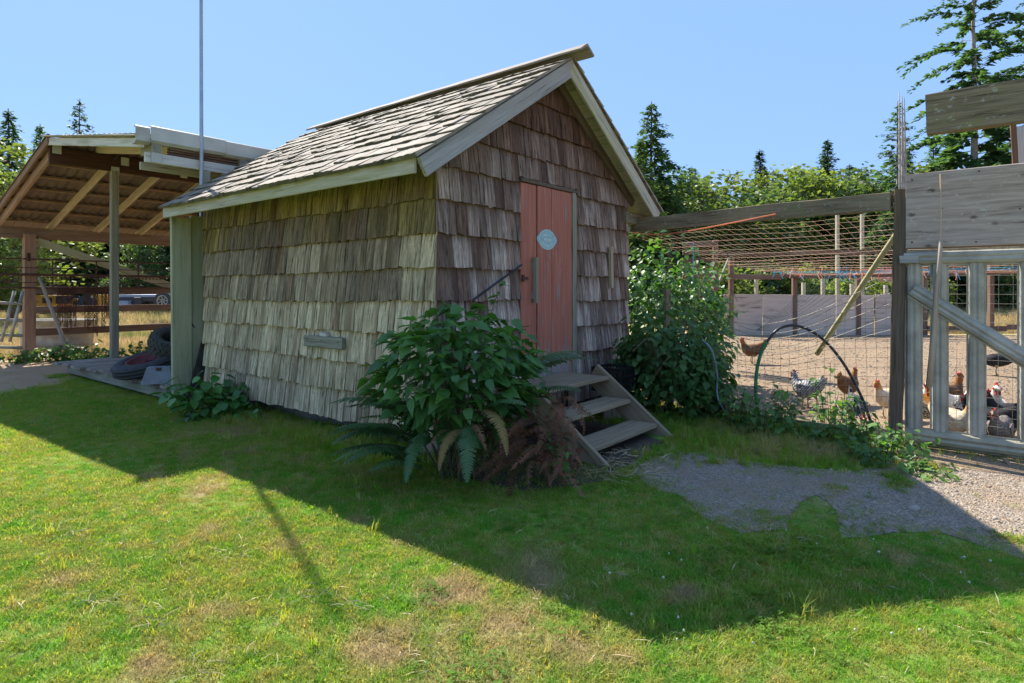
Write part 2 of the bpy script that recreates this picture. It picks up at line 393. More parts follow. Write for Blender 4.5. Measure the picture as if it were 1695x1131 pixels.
class MB:
    def __init__(self): self.v = []; self.f = []; self.mi = []
    def add(self, vs, fs, mi=0):
        b = len(self.v)
        self.v.extend([tuple(p) for p in vs])
        self.f.extend([tuple(i + b for i in f) for f in fs])
        self.mi.extend([mi] * len(fs))
        return self
    def box(self, c, size, mat3=None):
        x, y, z = [k / 2 for k in size]
        pts = [Vector((sx * x, sy * y, sz * z)) for sz in (-1, 1) for sy in (-1, 1) for sx in (-1, 1)]
        if mat3 is not None: pts = [mat3 @ p for p in pts]
        c = Vector(c)
        return self.add([p + c for p in pts], [(0, 2, 3, 1), (4, 5, 7, 6), (0, 1, 5, 4), (2, 6, 7, 3), (1, 3, 7, 5), (0, 4, 6, 2)])
    def tube(self, pts, r, n=6, cap=True):
        pts = [Vector(p) for p in pts]
        rs = r if isinstance(r, (list, tuple)) else [r] * len(pts)
        vs, fs = [], []
        prev = None
        for i, p in enumerate(pts):
            t = (pts[min(i + 1, len(pts) - 1)] - pts[max(i - 1, 0)]).normalized()
            if prev is None:
                a = t.cross(Vector((0, 0, 1)))
                if a.length < .05: a = t.cross(Vector((1, 0, 0)))
            else: a = prev - t * prev.dot(t)
            a.normalize(); prev = a
            b = t.cross(a)
            for k in range(n):
                an = 2 * math.pi * k / n
                vs.append(p + (a * math.cos(an) + b * math.sin(an)) * rs[i])
        for i in range(len(pts) - 1):
            for k in range(n):
                k2 = (k + 1) % n
                fs.append((i * n + k, i * n + k2, (i + 1) * n + k2, (i + 1) * n + k))
        if cap:
            fs.append(tuple(range(n - 1, -1, -1)))
            fs.append(tuple((len(pts) - 1) * n + k for k in range(n)))
        return self.add(vs, fs)
    def lathe(self, prof, n, mat4=None, closed=True):
        vs, fs = [], []
        m = len(prof)
        for i in range(n):
            an = 2 * math.pi * i / n
            for r, z in prof:
                p = Vector((r * math.cos(an), r * math.sin(an), z))
                vs.append(mat4 @ p if mat4 else p)
        for i in range(n):
            j = (i + 1) % n
            for k in range(m if closed else m - 1):
                k2 = (k + 1) % m
                fs.append((i * m + k, j * m + k, j * m + k2, i * m + k2))
        return self.add(vs, fs)
    def mesh(self, name, mats, smooth=False):
        me = bpy.data.meshes.new(name)
        me.from_pydata([tuple(v) for v in self.v], [], self.f)
        for m in (mats if isinstance(mats, (list, tuple)) else [mats]): me.materials.append(m)
        if len(set(self.mi)) > 1: me.polygons.foreach_set('material_index', self.mi)
        if smooth: me.polygons.foreach_set('use_smooth', [True] * len(me.polygons))
        me.update()
        return me
    def build(self, name, mats, parent=None, mw=None, smooth=False):
        """vertices are in world space unless mw is given"""
        if mw is None:
            base = WM[parent.name].translation if parent is not None else Vector((0, 0, 0))
            if parent is None and self.v:
                a = np.array(self.v); base = Vector((*(a[:, :2].min(0) + a[:, :2].max(0)) / 2, a[:, 2].min()))
            self.v = [tuple(Vector(p) - base) for p in self.v]
            mw = Matrix.Translation(base)
        return put(bpy.data.objects.new(name, self.mesh(name, mats, smooth)), parent, mw)

def frame(x, zhint):
    x = Vector(x).normalized()
    z = Vector(zhint) - x * Vector(zhint).dot(x)
    if z.length < 1e-4: z = Vector((1, 0, 0)) - x * x.x
    z.normalize()
    y = z.cross(x)
    return Matrix((x, y, z)).transposed()
def bar_mesh(name, L, w, h, mat, seg=None, rough=.002, bow=0.0, ch=.006):
    """length along local X, width along Y, height along Z, chamfered, slightly uneven"""
    seg = seg or max(2, min(14, int(L / .35)))
    ch = min(ch, w * .25, h * .25)
    a, b = w / 2, h / 2
    prof = [(-a + ch, -b), (a - ch, -b), (a, -b + ch), (a, b - ch), (a - ch, b), (-a + ch, b), (-a, b - ch), (-a, -b + ch)]
    mb = MB(); vs = []; fs = []
    b1, b2 = U(-1, 1) * bow, U(-1, 1) * bow
    for i in range(seg + 1):
        u = i / seg
        sag = math.sin(u * math.pi)
        for (y, z) in prof:
            ex = U(-1, 1) * rough * 1.5 if i in (0, seg) else 0
            vs.append((u * L + ex, y + U(-1, 1) * rough + b1 * sag, z + U(-1, 1) * rough + b2 * sag))
    for i in range(seg):
        for k in range(8):
            k2 = (k + 1) % 8
            fs.append((i * 8 + k, (i + 1) * 8 + k, (i + 1) * 8 + k2, i * 8 + k2))
    fs.append(tuple(range(8))); fs.append(tuple(seg * 8 + k for k in range(7, -1, -1)))
    mb.add(vs, fs)
    return mb.mesh(name, mat)
def bar(name, p0, p1, w, h, mat, parent=None, up=(0, 0, 1), **kw):
    p0, p1 = Vector(p0), Vector(p1)
    R = frame(p1 - p0, up)
    me = bar_mesh(name, (p1 - p0).length, w, h, M[mat], **kw)
    return put(bpy.data.objects.new(name, me), parent, Matrix.Translation(p0) @ R.to_4x4())
def pole(name, p0, p1, r0, r1, mat, parent=None, n=8, seg=5, wob=.0):
    p0, p1 = Vector(p0), Vector(p1)
    L = (p1 - p0).length
    pts = [(L * i / seg, U(-1, 1) * wob, U(-1, 1) * wob) for i in range(seg + 1)]
    me = MB().tube(pts, [r0 + (r1 - r0) * i / seg for i in range(seg + 1)], n).mesh(name, M[mat], True)
    return put(bpy.data.objects.new(name, me), parent, Matrix.Translation(p0) @ frame(p1 - p0, (0, 0, 1)).to_4x4())
def inst(name, me, parent, mw, color=None):
    o = bpy.data.objects.new(name, me)
    if color: o.color = (*color, 1)
    return put(o, parent, mw)
def smooth_line(pts, n=24):
    pts = [Vector(p) for p in pts]
    P = [pts[0] * 2 - pts[1]] + pts + [pts[-1] * 2 - pts[-2]]
    out = []
    seg = len(pts) - 1
    for i in range(n + 1):
        u = i / n * seg
        k = min(int(u), seg - 1); f = u - k
        a, b, c, d = P[k:k + 4]
        out.append(.5 * ((2 * b) + (c - a) * f + (2 * a - 5 * b + 4 * c - d) * f * f + (3 * b - a - 3 * c + d) * f ** 3))
    return out

def scatter(name, protos, P, rot, scl, idx, label=None, cat=None, structure_parent=None):
    """one object of kind stuff: prototype meshes instanced on the points of a mesh"""
    me = bpy.data.meshes.new(name)
    n = len(P)
    me.vertices.add(n)
    me.vertices.foreach_set('co', np.asarray(P, dtype=np.float32).ravel())
    a = me.attributes.new('rot', 'FLOAT_VECTOR', 'POINT'); a.data.foreach_set('vector', np.asarray(rot, dtype=np.float32).ravel())
    a = me.attributes.new('scl', 'FLOAT', 'POINT'); a.data.foreach_set('value', np.asarray(scl, dtype=np.float32))
    a = me.attributes.new('idx', 'INT', 'POINT'); a.data.foreach_set('value', np.asarray(idx, dtype=np.int32))
    o = put(bpy.data.objects.new(name, me))
    coll = bpy.data.collections.new(name + '_kinds')
    for i, p in enumerate(protos):
        coll.objects.link(bpy.data.objects.new('kind_%02d_%s' % (i, name), p))
    g = bpy.data.node_groups.new(name + '_spread', 'GeometryNodeTree')
    g.interface.new_socket('Geometry', in_out='INPUT', socket_type='NodeSocketGeometry')
    g.interface.new_socket('Geometry', in_out='OUTPUT', socket_type='NodeSocketGeometry')
    nd = g.nodes.new; lk = g.links.new
    gi, go = nd('NodeGroupInput'), nd('NodeGroupOutput')
    ci = nd('GeometryNodeCollectionInfo')
    ci.inputs['Collection'].default_value = coll
    ci.inputs['Separate Children'].default_value = True
    ci.inputs['Reset Children'].default_value = True
    ip = nd('GeometryNodeInstanceOnPoints')
    def attr(nm, ty):
        x = nd('GeometryNodeInputNamedAttribute'); x.data_type = ty; x.inputs['Name'].default_value = nm
        return [s for s in x.outputs if s.enabled and s.name == 'Attribute'][0]
    e2r = nd('FunctionNodeEulerToRotation')
    lk(attr('rot', 'FLOAT_VECTOR'), e2r.inputs[0])
    lk(gi.outputs[0], ip.inputs['Points'])
    lk(ci.outputs[0], ip.inputs['Instance'])
    ip.inputs['Pick Instance'].default_value = True
    lk(attr('idx', 'INT'), ip.inputs['Instance Index'])
    lk(e2r.outputs[0], ip.inputs['Rotation'])
    lk(attr('scl', 'FLOAT'), ip.inputs['Scale'])
    lk(ip.outputs[0], go.inputs[0])
    md = o.modifiers.new('spread', 'NODES'); md.node_group = g
    tag(o, label, cat, kind='stuff')
    return o

def in_poly(x, y, poly):
    inside = np.zeros(len(x), bool)
    n = len(poly)
    for i in range(n):
        x0, y0 = poly[i][0], poly[i][1]; x1, y1 = poly[(i + 1) % n][0], poly[(i + 1) % n][1]
        c = ((y0 > y) != (y1 > y)) & (x < (x1 - x0) * (y - y0) / (y1 - y0 + 1e-12) + x0)
        inside ^= c
    return inside
def rough_outline(pts, step=.18, amp=.05, seed=0):
    out = []
    n = len(pts)
    for i in range(n):
        a, b = Vector(pts[i][:2]), Vector(pts[(i + 1) % n][:2])
        k = max(1, int((b - a).length / step))
        for j in range(k):
            p = a.lerp(b, j / k)
            q = mnoise.noise_vector(Vector((p.x * 2.1, p.y * 2.1, seed * 7.3)))
            out.append((p.x + q.x * amp, p.y + q.y * amp))
    return out
def sheet(name, poly, z, mat, label=None):
    from mathutils.geometry import tessellate_polygon
    vs = [Vector((p[0], p[1], z)) for p in poly]
    tri = tessellate_polygon([vs])
    fs = []
    for t in tri:
        a, b, c = (vs[i] for i in t)
        fs.append(tuple(t) if (b - a).cross(c - a).z > 0 else (t[0], t[2], t[1]))
    mb = MB().add(vs, fs)
    return tag(mb.build(name, M[mat], None, Matrix.Identity(4)), label, kind='structure')

# ================================================================== the setting
gm = MB()
ring = [(0, 0)] + [(r * math.cos(a * math.pi / 24), r * math.sin(a * math.pi / 24)) for r in (40, 200, 1800) for a in range(48)]
fs = [(0, 1 + a, 1 + (a + 1) % 48) for a in range(48)]
for k in range(2):
    for a in range(48):
        b = (a + 1) % 48
        fs.append((1 + k * 48 + a, 1 + (k + 1) * 48 + a, 1 + (k + 1) * 48 + b, 1 + k * 48 + b))
gm.add([(x, y, 0) for x, y in ring], fs)
tag(gm.build('ground', M['field'], None, Matrix.Identity(4)), 'dry golden field reaching to the wood', kind='structure')

POST = Vector((3.74, 5.85, 0))
E0 = Vector((1.58, 8.06, 0))
GD = -UL                                                 # the gate runs this way from its post
LAWN = rough_outline([(-16, -4), (12, -4), (12, -.78), tuple(POST[:2]), tuple(E0[:2]), (0, 9.4), (-4.5, 9.2), (-7.4, 11.4), (-9, 11), (-16, 9)], .3, .08, 1)
sheet('lawn', LAWN, .004, 'lawn', 'mown lawn with dry patches in front of the shed')
gp = [(1052, 782), (1085, 757), (1135, 750), (1205, 757), (1300, 777), (1395, 782), (1440, 772), (1475, 745), (1510, 738)]
GR = [gnd(*p) for p in gp] + [POST + GD * 4.5, POST + GD * 4.5 + Vector((-1.2, -2.2, 0))]
GR += [gnd(*p) for p in [(1695, 925), (1640, 912), (1560, 893), (1480, 884), (1405, 886), (1385, 850), (1345, 822), (1312, 835), (1300, 880), (1235, 882), (1180, 862), (1120, 828), (1068, 806)]]
GRAVEL = rough_outline(rough_outline([(p.x, p.y) for p in GR], .14, .13, 2), .05, .035, 9)
sheet('gravel_path', GRAVEL, .009, 'gravel', 'grey gravel patch between the steps and the gate')
GSOIL = rough_outline([tuple((POST + GD * m - UR * o)[:2]) for m, o in ((-.25, -.02), (.3, -.02), (1.2, -.02), (4.4, -.02), (4.4, .8), (2.2, .62), (1.5, .75), (1.0, .50), (.5, .62), (.1, .55), (-.3, .40))], .08, .10, 6)
sheet('gate_soil', GSOIL, .013, 'yard', 'trodden tan soil along the foot of the gate')
PATH = rough_outline([(-7.3, 8.5), (-7.15, 9.6), (-7.75, 11.2), (-7.4, 13.6), (-9.6, 13.5), (-11, 12.8), (-13, 12.3), (-18, 11), (-15, 8.2), (-9, 8.1)], .3, .12, 3)
sheet('dirt_path', PATH, .009, 'path', 'beaten dirt path at the end of the deck')
YARD = [(1.5, 8.3), (POST.x, POST.y + .05), (12, -.70), (30, 3), (30, 19.6), (2, 20.4)]
sheet('chicken_yard', rough_outline(YARD, .5, .04, 4), .006, 'yard', 'bare tan dirt of the chicken yard')
SOIL = rough_outline([tuple(gnd(*p)[:2]) for p in [(700, 765), (790, 800), (880, 815), (990, 800), (1040, 770), (1100, 735), (1010, 700), (900, 690), (740, 730)]], .15, .08, 5)
sheet('bare_ground', SOIL, .010, 'bare_soil', 'dark bare soil under the bush by the steps')

# ================================================================== the shed
shed = thing('shingled_shed', 'small weathered cedar shingle shed with a red plank door and shake roof', 'shed', S(0, 0, 0))
W, LEN, ZB, EXPO = 3.535, 4.40, 0.19, 0.302
SL = 0.648
def roof_z(t): return 2.60 + SL * ((t if t <= W / 2 else W - t) + .45)
RIDGE = roof_z(W / 2)
core = MB()
prof = [(0.03, .15), (W - .03, .15), (W - .03, roof_z(0) - .12), (W / 2, RIDGE - .12), (0.03, roof_z(0) - .12)]
vs = [S(.03, t, z) for t, z in prof] + [S(LEN, t, z) for t, z in prof]
core.add(vs, [(0, 1, 2, 3, 4), (9, 8, 7, 6, 5)] + [(i, i + 5, (i + 1) % 5 + 5, (i + 1) % 5) for i in range(5)])
core.build('wall_core', M['core'], shed)
fo = MB().box(S(LEN / 2, W / 2, .075), (LEN - .30, W - .30, .15), Matrix((-UL, UR, UP)).transposed())
fo.build('foundation', M['concrete'], shed)
bar('corner_pier', S(.16, .08, 0), S(.16, .08, .155), .16, .16, 'pale_board', shed)
bar('sill_beam', S(.06, .16, .145), S(LEN - .05, .16, .145), .12, .07, 'brown_board', shed)

def shingle_verts(wd, length, thick, clip=None):
    """local X up the wall from the butt, Y across, Z out"""
    h = wd / 2
    nb = 4
    ys = [-h + wd * i / (nb - 1) for i in range(nb)]
    sk = U(-.008, .008)
    bx = [U(-.006, .006) + sk * (i - 1.5) / 1.5 for i in range(nb)]
    ed = U(-.004, .004)
    vs = []
    for i, y in enumerate(ys): vs.append((bx[i], y, 0))
    for i, y in enumerate(ys): vs.append((bx[i] + U(0, .002), y, thick + U(-.005, .005)))
    for i, y in enumerate(ys): vs.append((length * .5, y + ed, thick * .62 + U(-.0015, .0015)))
    for i, y in enumerate(ys): vs.append((length, y + ed * 1.3, .004))
    fs = []
    for r in range(3):
        for i in range(nb - 1):
            a = r * nb + i
            fs.append((a, a + 1, a + nb + 1, a + nb))
    base = len(vs)
    vs += [(length, -h, 0), (length, h, 0)]
    fs.append((0, nb, 2 * nb, 3 * nb, base))
    fs.append((nb - 1, base + 1, 4 * nb - 1, 3 * nb - 1, 2 * nb - 1))
    return vs, fs
WIDTHS = [.085, .105, .125, .15, .18]
def shingle_kinds(length, thick, mat, n=4):
    K = {}
    for wd in WIDTHS:
        K[wd] = []
        for j in range(n):
            v, f = shingle_verts(wd, length, thick * U(.85, 1.15))
            K[wd].append(MB().add(v, f).mesh('shingle', M[mat]))
    return K

# side wall: nine courses
wall_side = put(bpy.data.objects.new('side_wall', MB().box((0, 0, 0), (.02, LEN - .1, 2.4)).mesh('side_wall', M['core'])), shed,
                Matrix.Translation(S(LEN / 2, .016, 1.37)) @ Matrix((-UR, UL, UP)).transposed().to_4x4())
KS = shingle_kinds(EXPO + .05, .050, 'shingle', 6)
def lerp3(a, b, u): return tuple(x + (y - x) * u for x, y in zip(a, b))
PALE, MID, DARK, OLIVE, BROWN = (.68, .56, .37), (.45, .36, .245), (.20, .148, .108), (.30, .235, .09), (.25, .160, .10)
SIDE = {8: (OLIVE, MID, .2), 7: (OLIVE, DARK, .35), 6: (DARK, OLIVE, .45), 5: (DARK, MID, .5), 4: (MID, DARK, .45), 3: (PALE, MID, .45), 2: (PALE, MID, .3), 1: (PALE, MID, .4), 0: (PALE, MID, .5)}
Rw = Matrix((UP, UL, -UR)).transposed()
for k in range(9):
    s = -.012
    while s < LEN - .03:
        wd = random.choice(WIDTHS) * U(.93, 1.1)
        base = min(WIDTHS, key=lambda q: abs(q - wd))
        if s + wd > LEN + .02: wd = LEN + .02 - s
        if wd < .05: break
        sc_y = (wd - U(.004, .013)) / base
        me = random.choice(KS[base])
        sm = s + wd / 2
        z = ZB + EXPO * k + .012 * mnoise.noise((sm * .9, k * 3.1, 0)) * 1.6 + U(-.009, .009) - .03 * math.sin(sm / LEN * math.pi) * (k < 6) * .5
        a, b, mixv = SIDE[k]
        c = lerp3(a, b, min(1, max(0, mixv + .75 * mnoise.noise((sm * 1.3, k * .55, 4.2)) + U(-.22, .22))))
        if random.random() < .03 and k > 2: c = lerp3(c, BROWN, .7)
        # paler towards the near corner in the middle rows
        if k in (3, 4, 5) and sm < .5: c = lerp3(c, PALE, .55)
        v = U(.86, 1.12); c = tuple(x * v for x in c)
        R = Rw @ Matrix.Rotation(U(-.018, .018), 3, 'Z')
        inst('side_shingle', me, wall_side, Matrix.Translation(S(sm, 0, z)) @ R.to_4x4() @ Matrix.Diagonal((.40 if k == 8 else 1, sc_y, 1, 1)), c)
        s += wd

# gable wall
D0, D1, DZ0, DZ1 = 1.175, 2.135, .53, 2.625            # door opening
wall_gable = put(bpy.data.objects.new('gable_wall', MB().box((0, 0, 0), (.02, 1.15, 2.4)).mesh('gable_wall', M['core'])), shed,
                 Matrix.Translation(S(.016, .6, 1.37)) @ Matrix((-UL, -UR, UP)).transposed().to_4x4())
Rg = Matrix((UP, -UR, -UL)).transposed()
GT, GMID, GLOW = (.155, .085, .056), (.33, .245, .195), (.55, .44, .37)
def gable_shingle(t0, t1, z0, k):
    wd = t1 - t0
    v, f = shingle_verts(wd - U(.004, .012), EXPO + .05, .046 * U(.9, 1.15))
    tm = (t0 + t1) / 2
    def lim(y):                                         # local Y runs along -UR
        return min(roof_z(tm - y) - .09, 99) - z0
    v = [(min(x, lim(y)), y, z) for x, y, z in v]
    if max(p[0] for p in v) < .04: return
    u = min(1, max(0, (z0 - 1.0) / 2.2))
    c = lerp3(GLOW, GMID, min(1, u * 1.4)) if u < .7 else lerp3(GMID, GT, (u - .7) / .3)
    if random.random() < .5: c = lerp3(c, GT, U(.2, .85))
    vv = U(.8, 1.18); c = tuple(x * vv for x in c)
    me = MB().add(v, f).mesh('shingle', M['gable_shingle'])
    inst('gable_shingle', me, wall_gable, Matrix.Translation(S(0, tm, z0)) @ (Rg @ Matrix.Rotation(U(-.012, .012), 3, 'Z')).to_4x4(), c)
for k in range(13):
    z0 = ZB + EXPO * k
    spans = [(-.012, W + .012)]
    if z0 < DZ1 - .1 and z0 + EXPO > DZ0 + .02: spans = [(-.012, D0), (D1 + .105, W + .012)]
    elif z0 < DZ0: spans = [(-.012, W + .012)]
    for a, b in spans:
        t = a
        dz = .028 if (a > 2 and k < 8) else 0
        while t < b - .02:
            wd = random.choice([.10, .115, .13, .14, .16]) * U(.9, 1.15)
            if b - (t + wd) < .06: wd = b - t
            z = z0 - dz + U(-.006, .006) + .010 * mnoise.noise((t * 1.1, k * 2.7, 5))
            if k == 8 and D0 - .02 < t + wd / 2 < D1 + .1: z = max(z, DZ1 + .045)
            gable_shingle(t, t + wd, z, k)
            t += wd

# door, frame and fittings
door = bar('door', S(-.004, (D0 + D1) / 2, DZ0), S(-.004, (D0 + D1) / 2, DZ1), D1 - D0, .03, 'core', shed, up=-UL)
for a, b, dz in ((D0 + .004, 1.443, 0), (1.458, 1.712, .010), (1.726, D1 - .004, .004)):
    zc = (DZ0 + DZ1) / 2
    me = bar_mesh('door_plank', DZ1 - DZ0 - .01, b - a, .03, M['door'], 8, .0012)
    me.transform(Matrix.Translation((-(DZ1 - DZ0) / 2, 0, 0)))
    put(bpy.data.objects.new('door_plank', me), door, Matrix.Translation(S(-.024 - dz, (a + b) / 2, zc)) @ frame(UP, -UL).to_4x4())
bar('door_jamb', S(-.02, D1 + .035, DZ0 - .02), S(-.02, D1 + .035, DZ1 + .03), .06, .07, 'post_grey', shed, up=-UL)
bar('door_jamb', S(-.018, D1 + .083, DZ0 - .02), S(-.018, D1 + .083, DZ1 - .02), .028, .06, 'post_grey', shed, up=-UL)
bar('door_head', S(-.03, D0 - .01, DZ1 + .018), S(-.03, D1 + .10, DZ1 + .018), .06, .04, 'brown_board', shed)
handle = bar('door_handle', S(-.085, D0 + .19, 1.36), S(-.085, D0 + .19, 1.84), .03, .06, 'post_grey', door, up=-UL, rough=.004)
bar('handle_spacer', S(-.055, D0 + .19, 1.70), S(-.055, D0 + .19, 1.80), .035, .05, 'post_grey', door, up=-UL)
bar('handle_spacer', S(-.055, D0 + .19, 1.40), S(-.055, D0 + .19, 1.48), .035, .05, 'post_grey', door, up=-UL)
hs = MB().box(S(-.048, D0 + .06, 1.62), (.10, .012, .03), Matrix((UR, -UL, UP)).transposed()).box(S(-.052, D0 + .02, 1.62), (.03, .02, .07), Matrix((UR, -UL, UP)).transposed())
hs.build('hasp', M['rust'], door)

# small wooden peg and split handle on the right of the door
bar('wall_peg', S(-.06, 3.02, 1.53), S(-.075, 2.98, 2.04), .06, .045, 'tan_lumber', shed, up=-UL, rough=.004)

# round sign on the door, points left and right
sgn = thing('door_sign', 'pale teal round enamel sign with pointed ends hung on the red door', 'sign', S(-.05, 1.68, 1.9))
zc, tc = 2.048, 1.627
pl = []
for i in range(40):
    an = 2 * math.pi * i / 40
    x, y = math.cos(an), math.sin(an)
    ex = .022 * max(0, abs(x) - .9) / .1
    pl.append(S(0, tc + .162 * x + (ex if x > 0 else -ex), zc + .112 * y))
mb = MB()
n = len(pl)
mb.add([p - UL * .052 for p in pl] + [p - UL * .040 for p in pl], [tuple(range(n)), tuple(range(2 * n - 1, n - 1, -1))] + [(i, (i + 1) % n, n + (i + 1) % n, n + i) for i in range(n)])
mb.build('plate', M['sign'], sgn)
def arc_strip(r0, r1, a0, a1, k=14):
    m2 = MB(); vs = []
    for i in range(k + 1):
        an = a0 + (a1 - a0) * i / k
        for r in (r0, r1): vs.append(S(-.0535, tc + r * 1.06 * math.cos(an), zc + r * .74 * math.sin(an)))
    return m2.add(vs, [(2 * i, 2 * i + 1, 2 * i + 3, 2 * i + 2) for i in range(k)])
ring_ = arc_strip(.138, .143, 0, 2 * math.pi, 48); ring_.build('rim', M['sign_print'], sgn)
# the worn print cannot be read: two lines of worn raised marks, and a row of small peaks
for i in range(6):
    if i != 3:
        mm = MB().box(S(-.053, tc - .062 + i * .024, zc + .050 - .003 * abs(i - 2.5)), (.016, .002, .015), Matrix((UR, -UL, UP)).transposed()); mm.build('worn_mark', M['sign_print'], sgn)
for i in range(8):
    an = math.radians(215 + i * 16)
    mm = MB().box(S(-.053, tc + .105 * math.cos(an), zc + .068 * math.sin(an)), (.015, .002, .014), Matrix((UR, -UL, UP)).transposed()); mm.build('worn_mark', M['sign_print'], sgn)
for dx in (-.045, 0, .045):
    a = .016 if dx else .011
    mm = MB().add([S(-.0535, tc + dx - a, zc + .012), S(-.0535, tc + dx + a, zc + .012), S(-.0535, tc + dx, zc - .02)], [(0, 2, 1)]); mm.build('worn_mark', M['sign_print'], sgn)

# roof
roof = put(bpy.data.objects.new('roof', None), shed, Matrix.Translation(S(2.1, W / 2, 2.6)))
ca, sa = math.cos(math.atan(SL)), math.sin(math.atan(SL))
def slope_frame(side):                                  # X up the slope, Z outward normal
    up = (UR * side * ca + UP * sa)
    nn = (-UR * side * sa + UP * ca)
    return up, nn, Matrix((up, nn.cross(up), nn)).transposed()
S0, S1 = -.275, 4.58
for side, t_e in ((1, -.46), (-1, W + .46)):
    up, nn, R = slope_frame(side)
    Ls = (W / 2 + .46) / ca
    mid = S((S0 + S1) / 2, t_e, roof_z(-.46)) + up * (Ls / 2 - .01) - nn * .050
    MB().box(mid, (Ls - .02, S1 - S0 - .06, .05), R).build('roof_deck', M['cream_board'] if side < 0 else M['brown_board'], roof)
up, nn, R = slope_frame(1)
KR = shingle_kinds(.40, .038, 'shake', 5)
ROWS, RE = 11, .243
for r in range(ROWS):
    s = S0 - .03
    while s < S1 + .01:
        wd = random.choice([.105, .125, .15, .18, .20, .22]) * U(.9, 1.2)
        base = min(WIDTHS, key=lambda q: abs(q - wd))
        if s + wd > S1 + .04: wd = max(.06, S1 + .04 - s)
        up_off = r * RE + U(-.011, .011) - .02 + .02 * mnoise.noise((s * .8, r * 1.7, 2))
        top = min(1.0, ((W / 2 + .46) / ca + .02 - up_off) / .40)
        p = S(s + wd / 2, -.50, roof_z(-.50)) + up * up_off + nn * (U(-.003, .003) - .012)
        Rr = Matrix((up, UL, nn)).transposed()
        if Rr.determinant() < 0: Rr = Matrix((up, -UL, nn)).transposed()
        tilt = Rr @ Matrix.Rotation(U(-.016, .016), 3, 'Z') @ Matrix.Rotation(U(-.005, .002), 3, 'Y')
        inst('roof_shake', random.choice(KR[base]), roof, Matrix.Translation(p) @ tilt.to_4x4() @ Matrix.Diagonal((top, wd / base * .97, U(.85, 1.2), 1)))
        s += wd
# far slope: seen only as an edge, one joined layer
upb, nnb, Rb = slope_frame(-1)
mb = MB()
Rb2 = Matrix((upb, UL, nnb)).transposed()
if Rb2.determinant() < 0: Rb2 = Matrix((upb, -UL, nnb)).transposed()
for r in range(ROWS):
    s = S0 - .03
    while s < S1:
        wd = U(.12, .22)
        v, f = shingle_verts(wd * .97, .38, .03)
        p = S(s + wd / 2, W + .50, roof_z(-.50)) + upb * (r * RE + U(-.02, .02)) - nnb * .008
        top = min(1.0, max(.1, ((W / 2 + .50) / ca - .03 - r * RE) / .38))
        mb.add([p + Rb2 @ Vector((q[0] * top, q[1], q[2])) for q in v], f); s += wd
tag(mb.build('far_slope_shakes', M['shake'], roof), kind='stuff')
# ridge boards run on past the gable
for side in (1, -1):
    up, nn, R = slope_frame(side)
    p0 = S(-.48, W / 2, RIDGE + .066) - up * .075 + nn * .012
    p1 = S(S1 + .02, W / 2, RIDGE + .050) - up * .075 + nn * .012
    bar('ridge_board', p0, p1, .16, .024, 'deck', roof, up=nn, rough=.003)
# barge boards, fascia, rafter and soffit boards
for side, t_e, mt in ((1, -.475, 'grey_board'), (-1, W + .455, 'pale_board')):
    up, nn, R = slope_frame(side)
    p0 = S(-.265, t_e, roof_z(-.47)) - nn * .115
    p1 = S(-.265, W / 2 - side * .012, RIDGE) - nn * .115
    bar('barge_board', p0, p1, .035, .165, mt, roof, up=nn, rough=.0025)
    q0 = S(-.05, t_e + side * .30, roof_z(-.17)) - nn * .135
    q1 = S(-.05, W / 2 - side * .02, RIDGE) - nn * .135
    bar('gable_rafter', q0, q1, .045, .12, 'brown_board', roof, up=nn)
bar('fascia', S(-.235, -.462, 2.515), S(S1 - .02, -.462, 2.51), .032, .155, 'pale_board', roof, up=UP, rough=.003)
bar('fascia', S(-.235, W + .462, 2.50), S(S1 - .02, W + .462, 2.50), .032, .155, 'pale_board', roof, up=UP)
for side in (1, -1):
    up, nn, R = slope_frame(side)
    te = -.42 if side == 1 else W + .42
    x = 0.0
    while x < 2.35:
        wd = U(.20, .27)
        c = S(-.165, te, roof_z(-.42)) + up * (x + wd / 2) - nn * .087
        mt = 'cream_board' if random.random() < .7 else 'pale_board'
        o = bar('soffit_board', c - UL * -.10, c + UL * -.10, wd - .006, .016, mt, roof, up=nn)
        x += wd
for s in (.6, 1.4, 2.2, 3.0, 3.8):                       # rafter tails under the eave
    up, nn, R = slope_frame(1)
    bar('rafter_tail', S(s, -.44, roof_z(-.44)) - nn * .125, S(s, .06, roof_z(.06)) - nn * .125, .045, .09, 'brown_board', roof, up=nn)
bar('tie_beam', S(-.02, W - .12, 2.46), S(-.02, W + .42, 2.46), .08, .14, 'old_beam', roof)

# small board nailed to the side wall, with a white scrap on top
sb = thing('nailed_board', 'short grey-green board nailed low across the side wall shingles', 'board', S(1.6, -.06, .88))
o = bar('plank', S(1.27, -.062, .955), S(1.95, -.062, .955), .045, .115, 'post_grey', sb, rough=.003)
for s in (1.33, 1.62, 1.88):
    MB().tube([S(s, -.084, .97), S(s, -.089, .97)], .007, 6).build('nail', M['rust'], sb)
bar('white_scrap', S(1.55, -.055, 1.03), S(1.67, -.055, 1.035), .04, .045, 'white_lumber', sb)

# dark strap running down from the hasp
tag(MB().tube([S(-.055, 1.17, 1.76), S(-.05, .42, 1.40)], .010, 6).build('black_strap', M['black_plastic'], None),
    'thin black strap slanting down across the gable shingles from the door', 'strap')

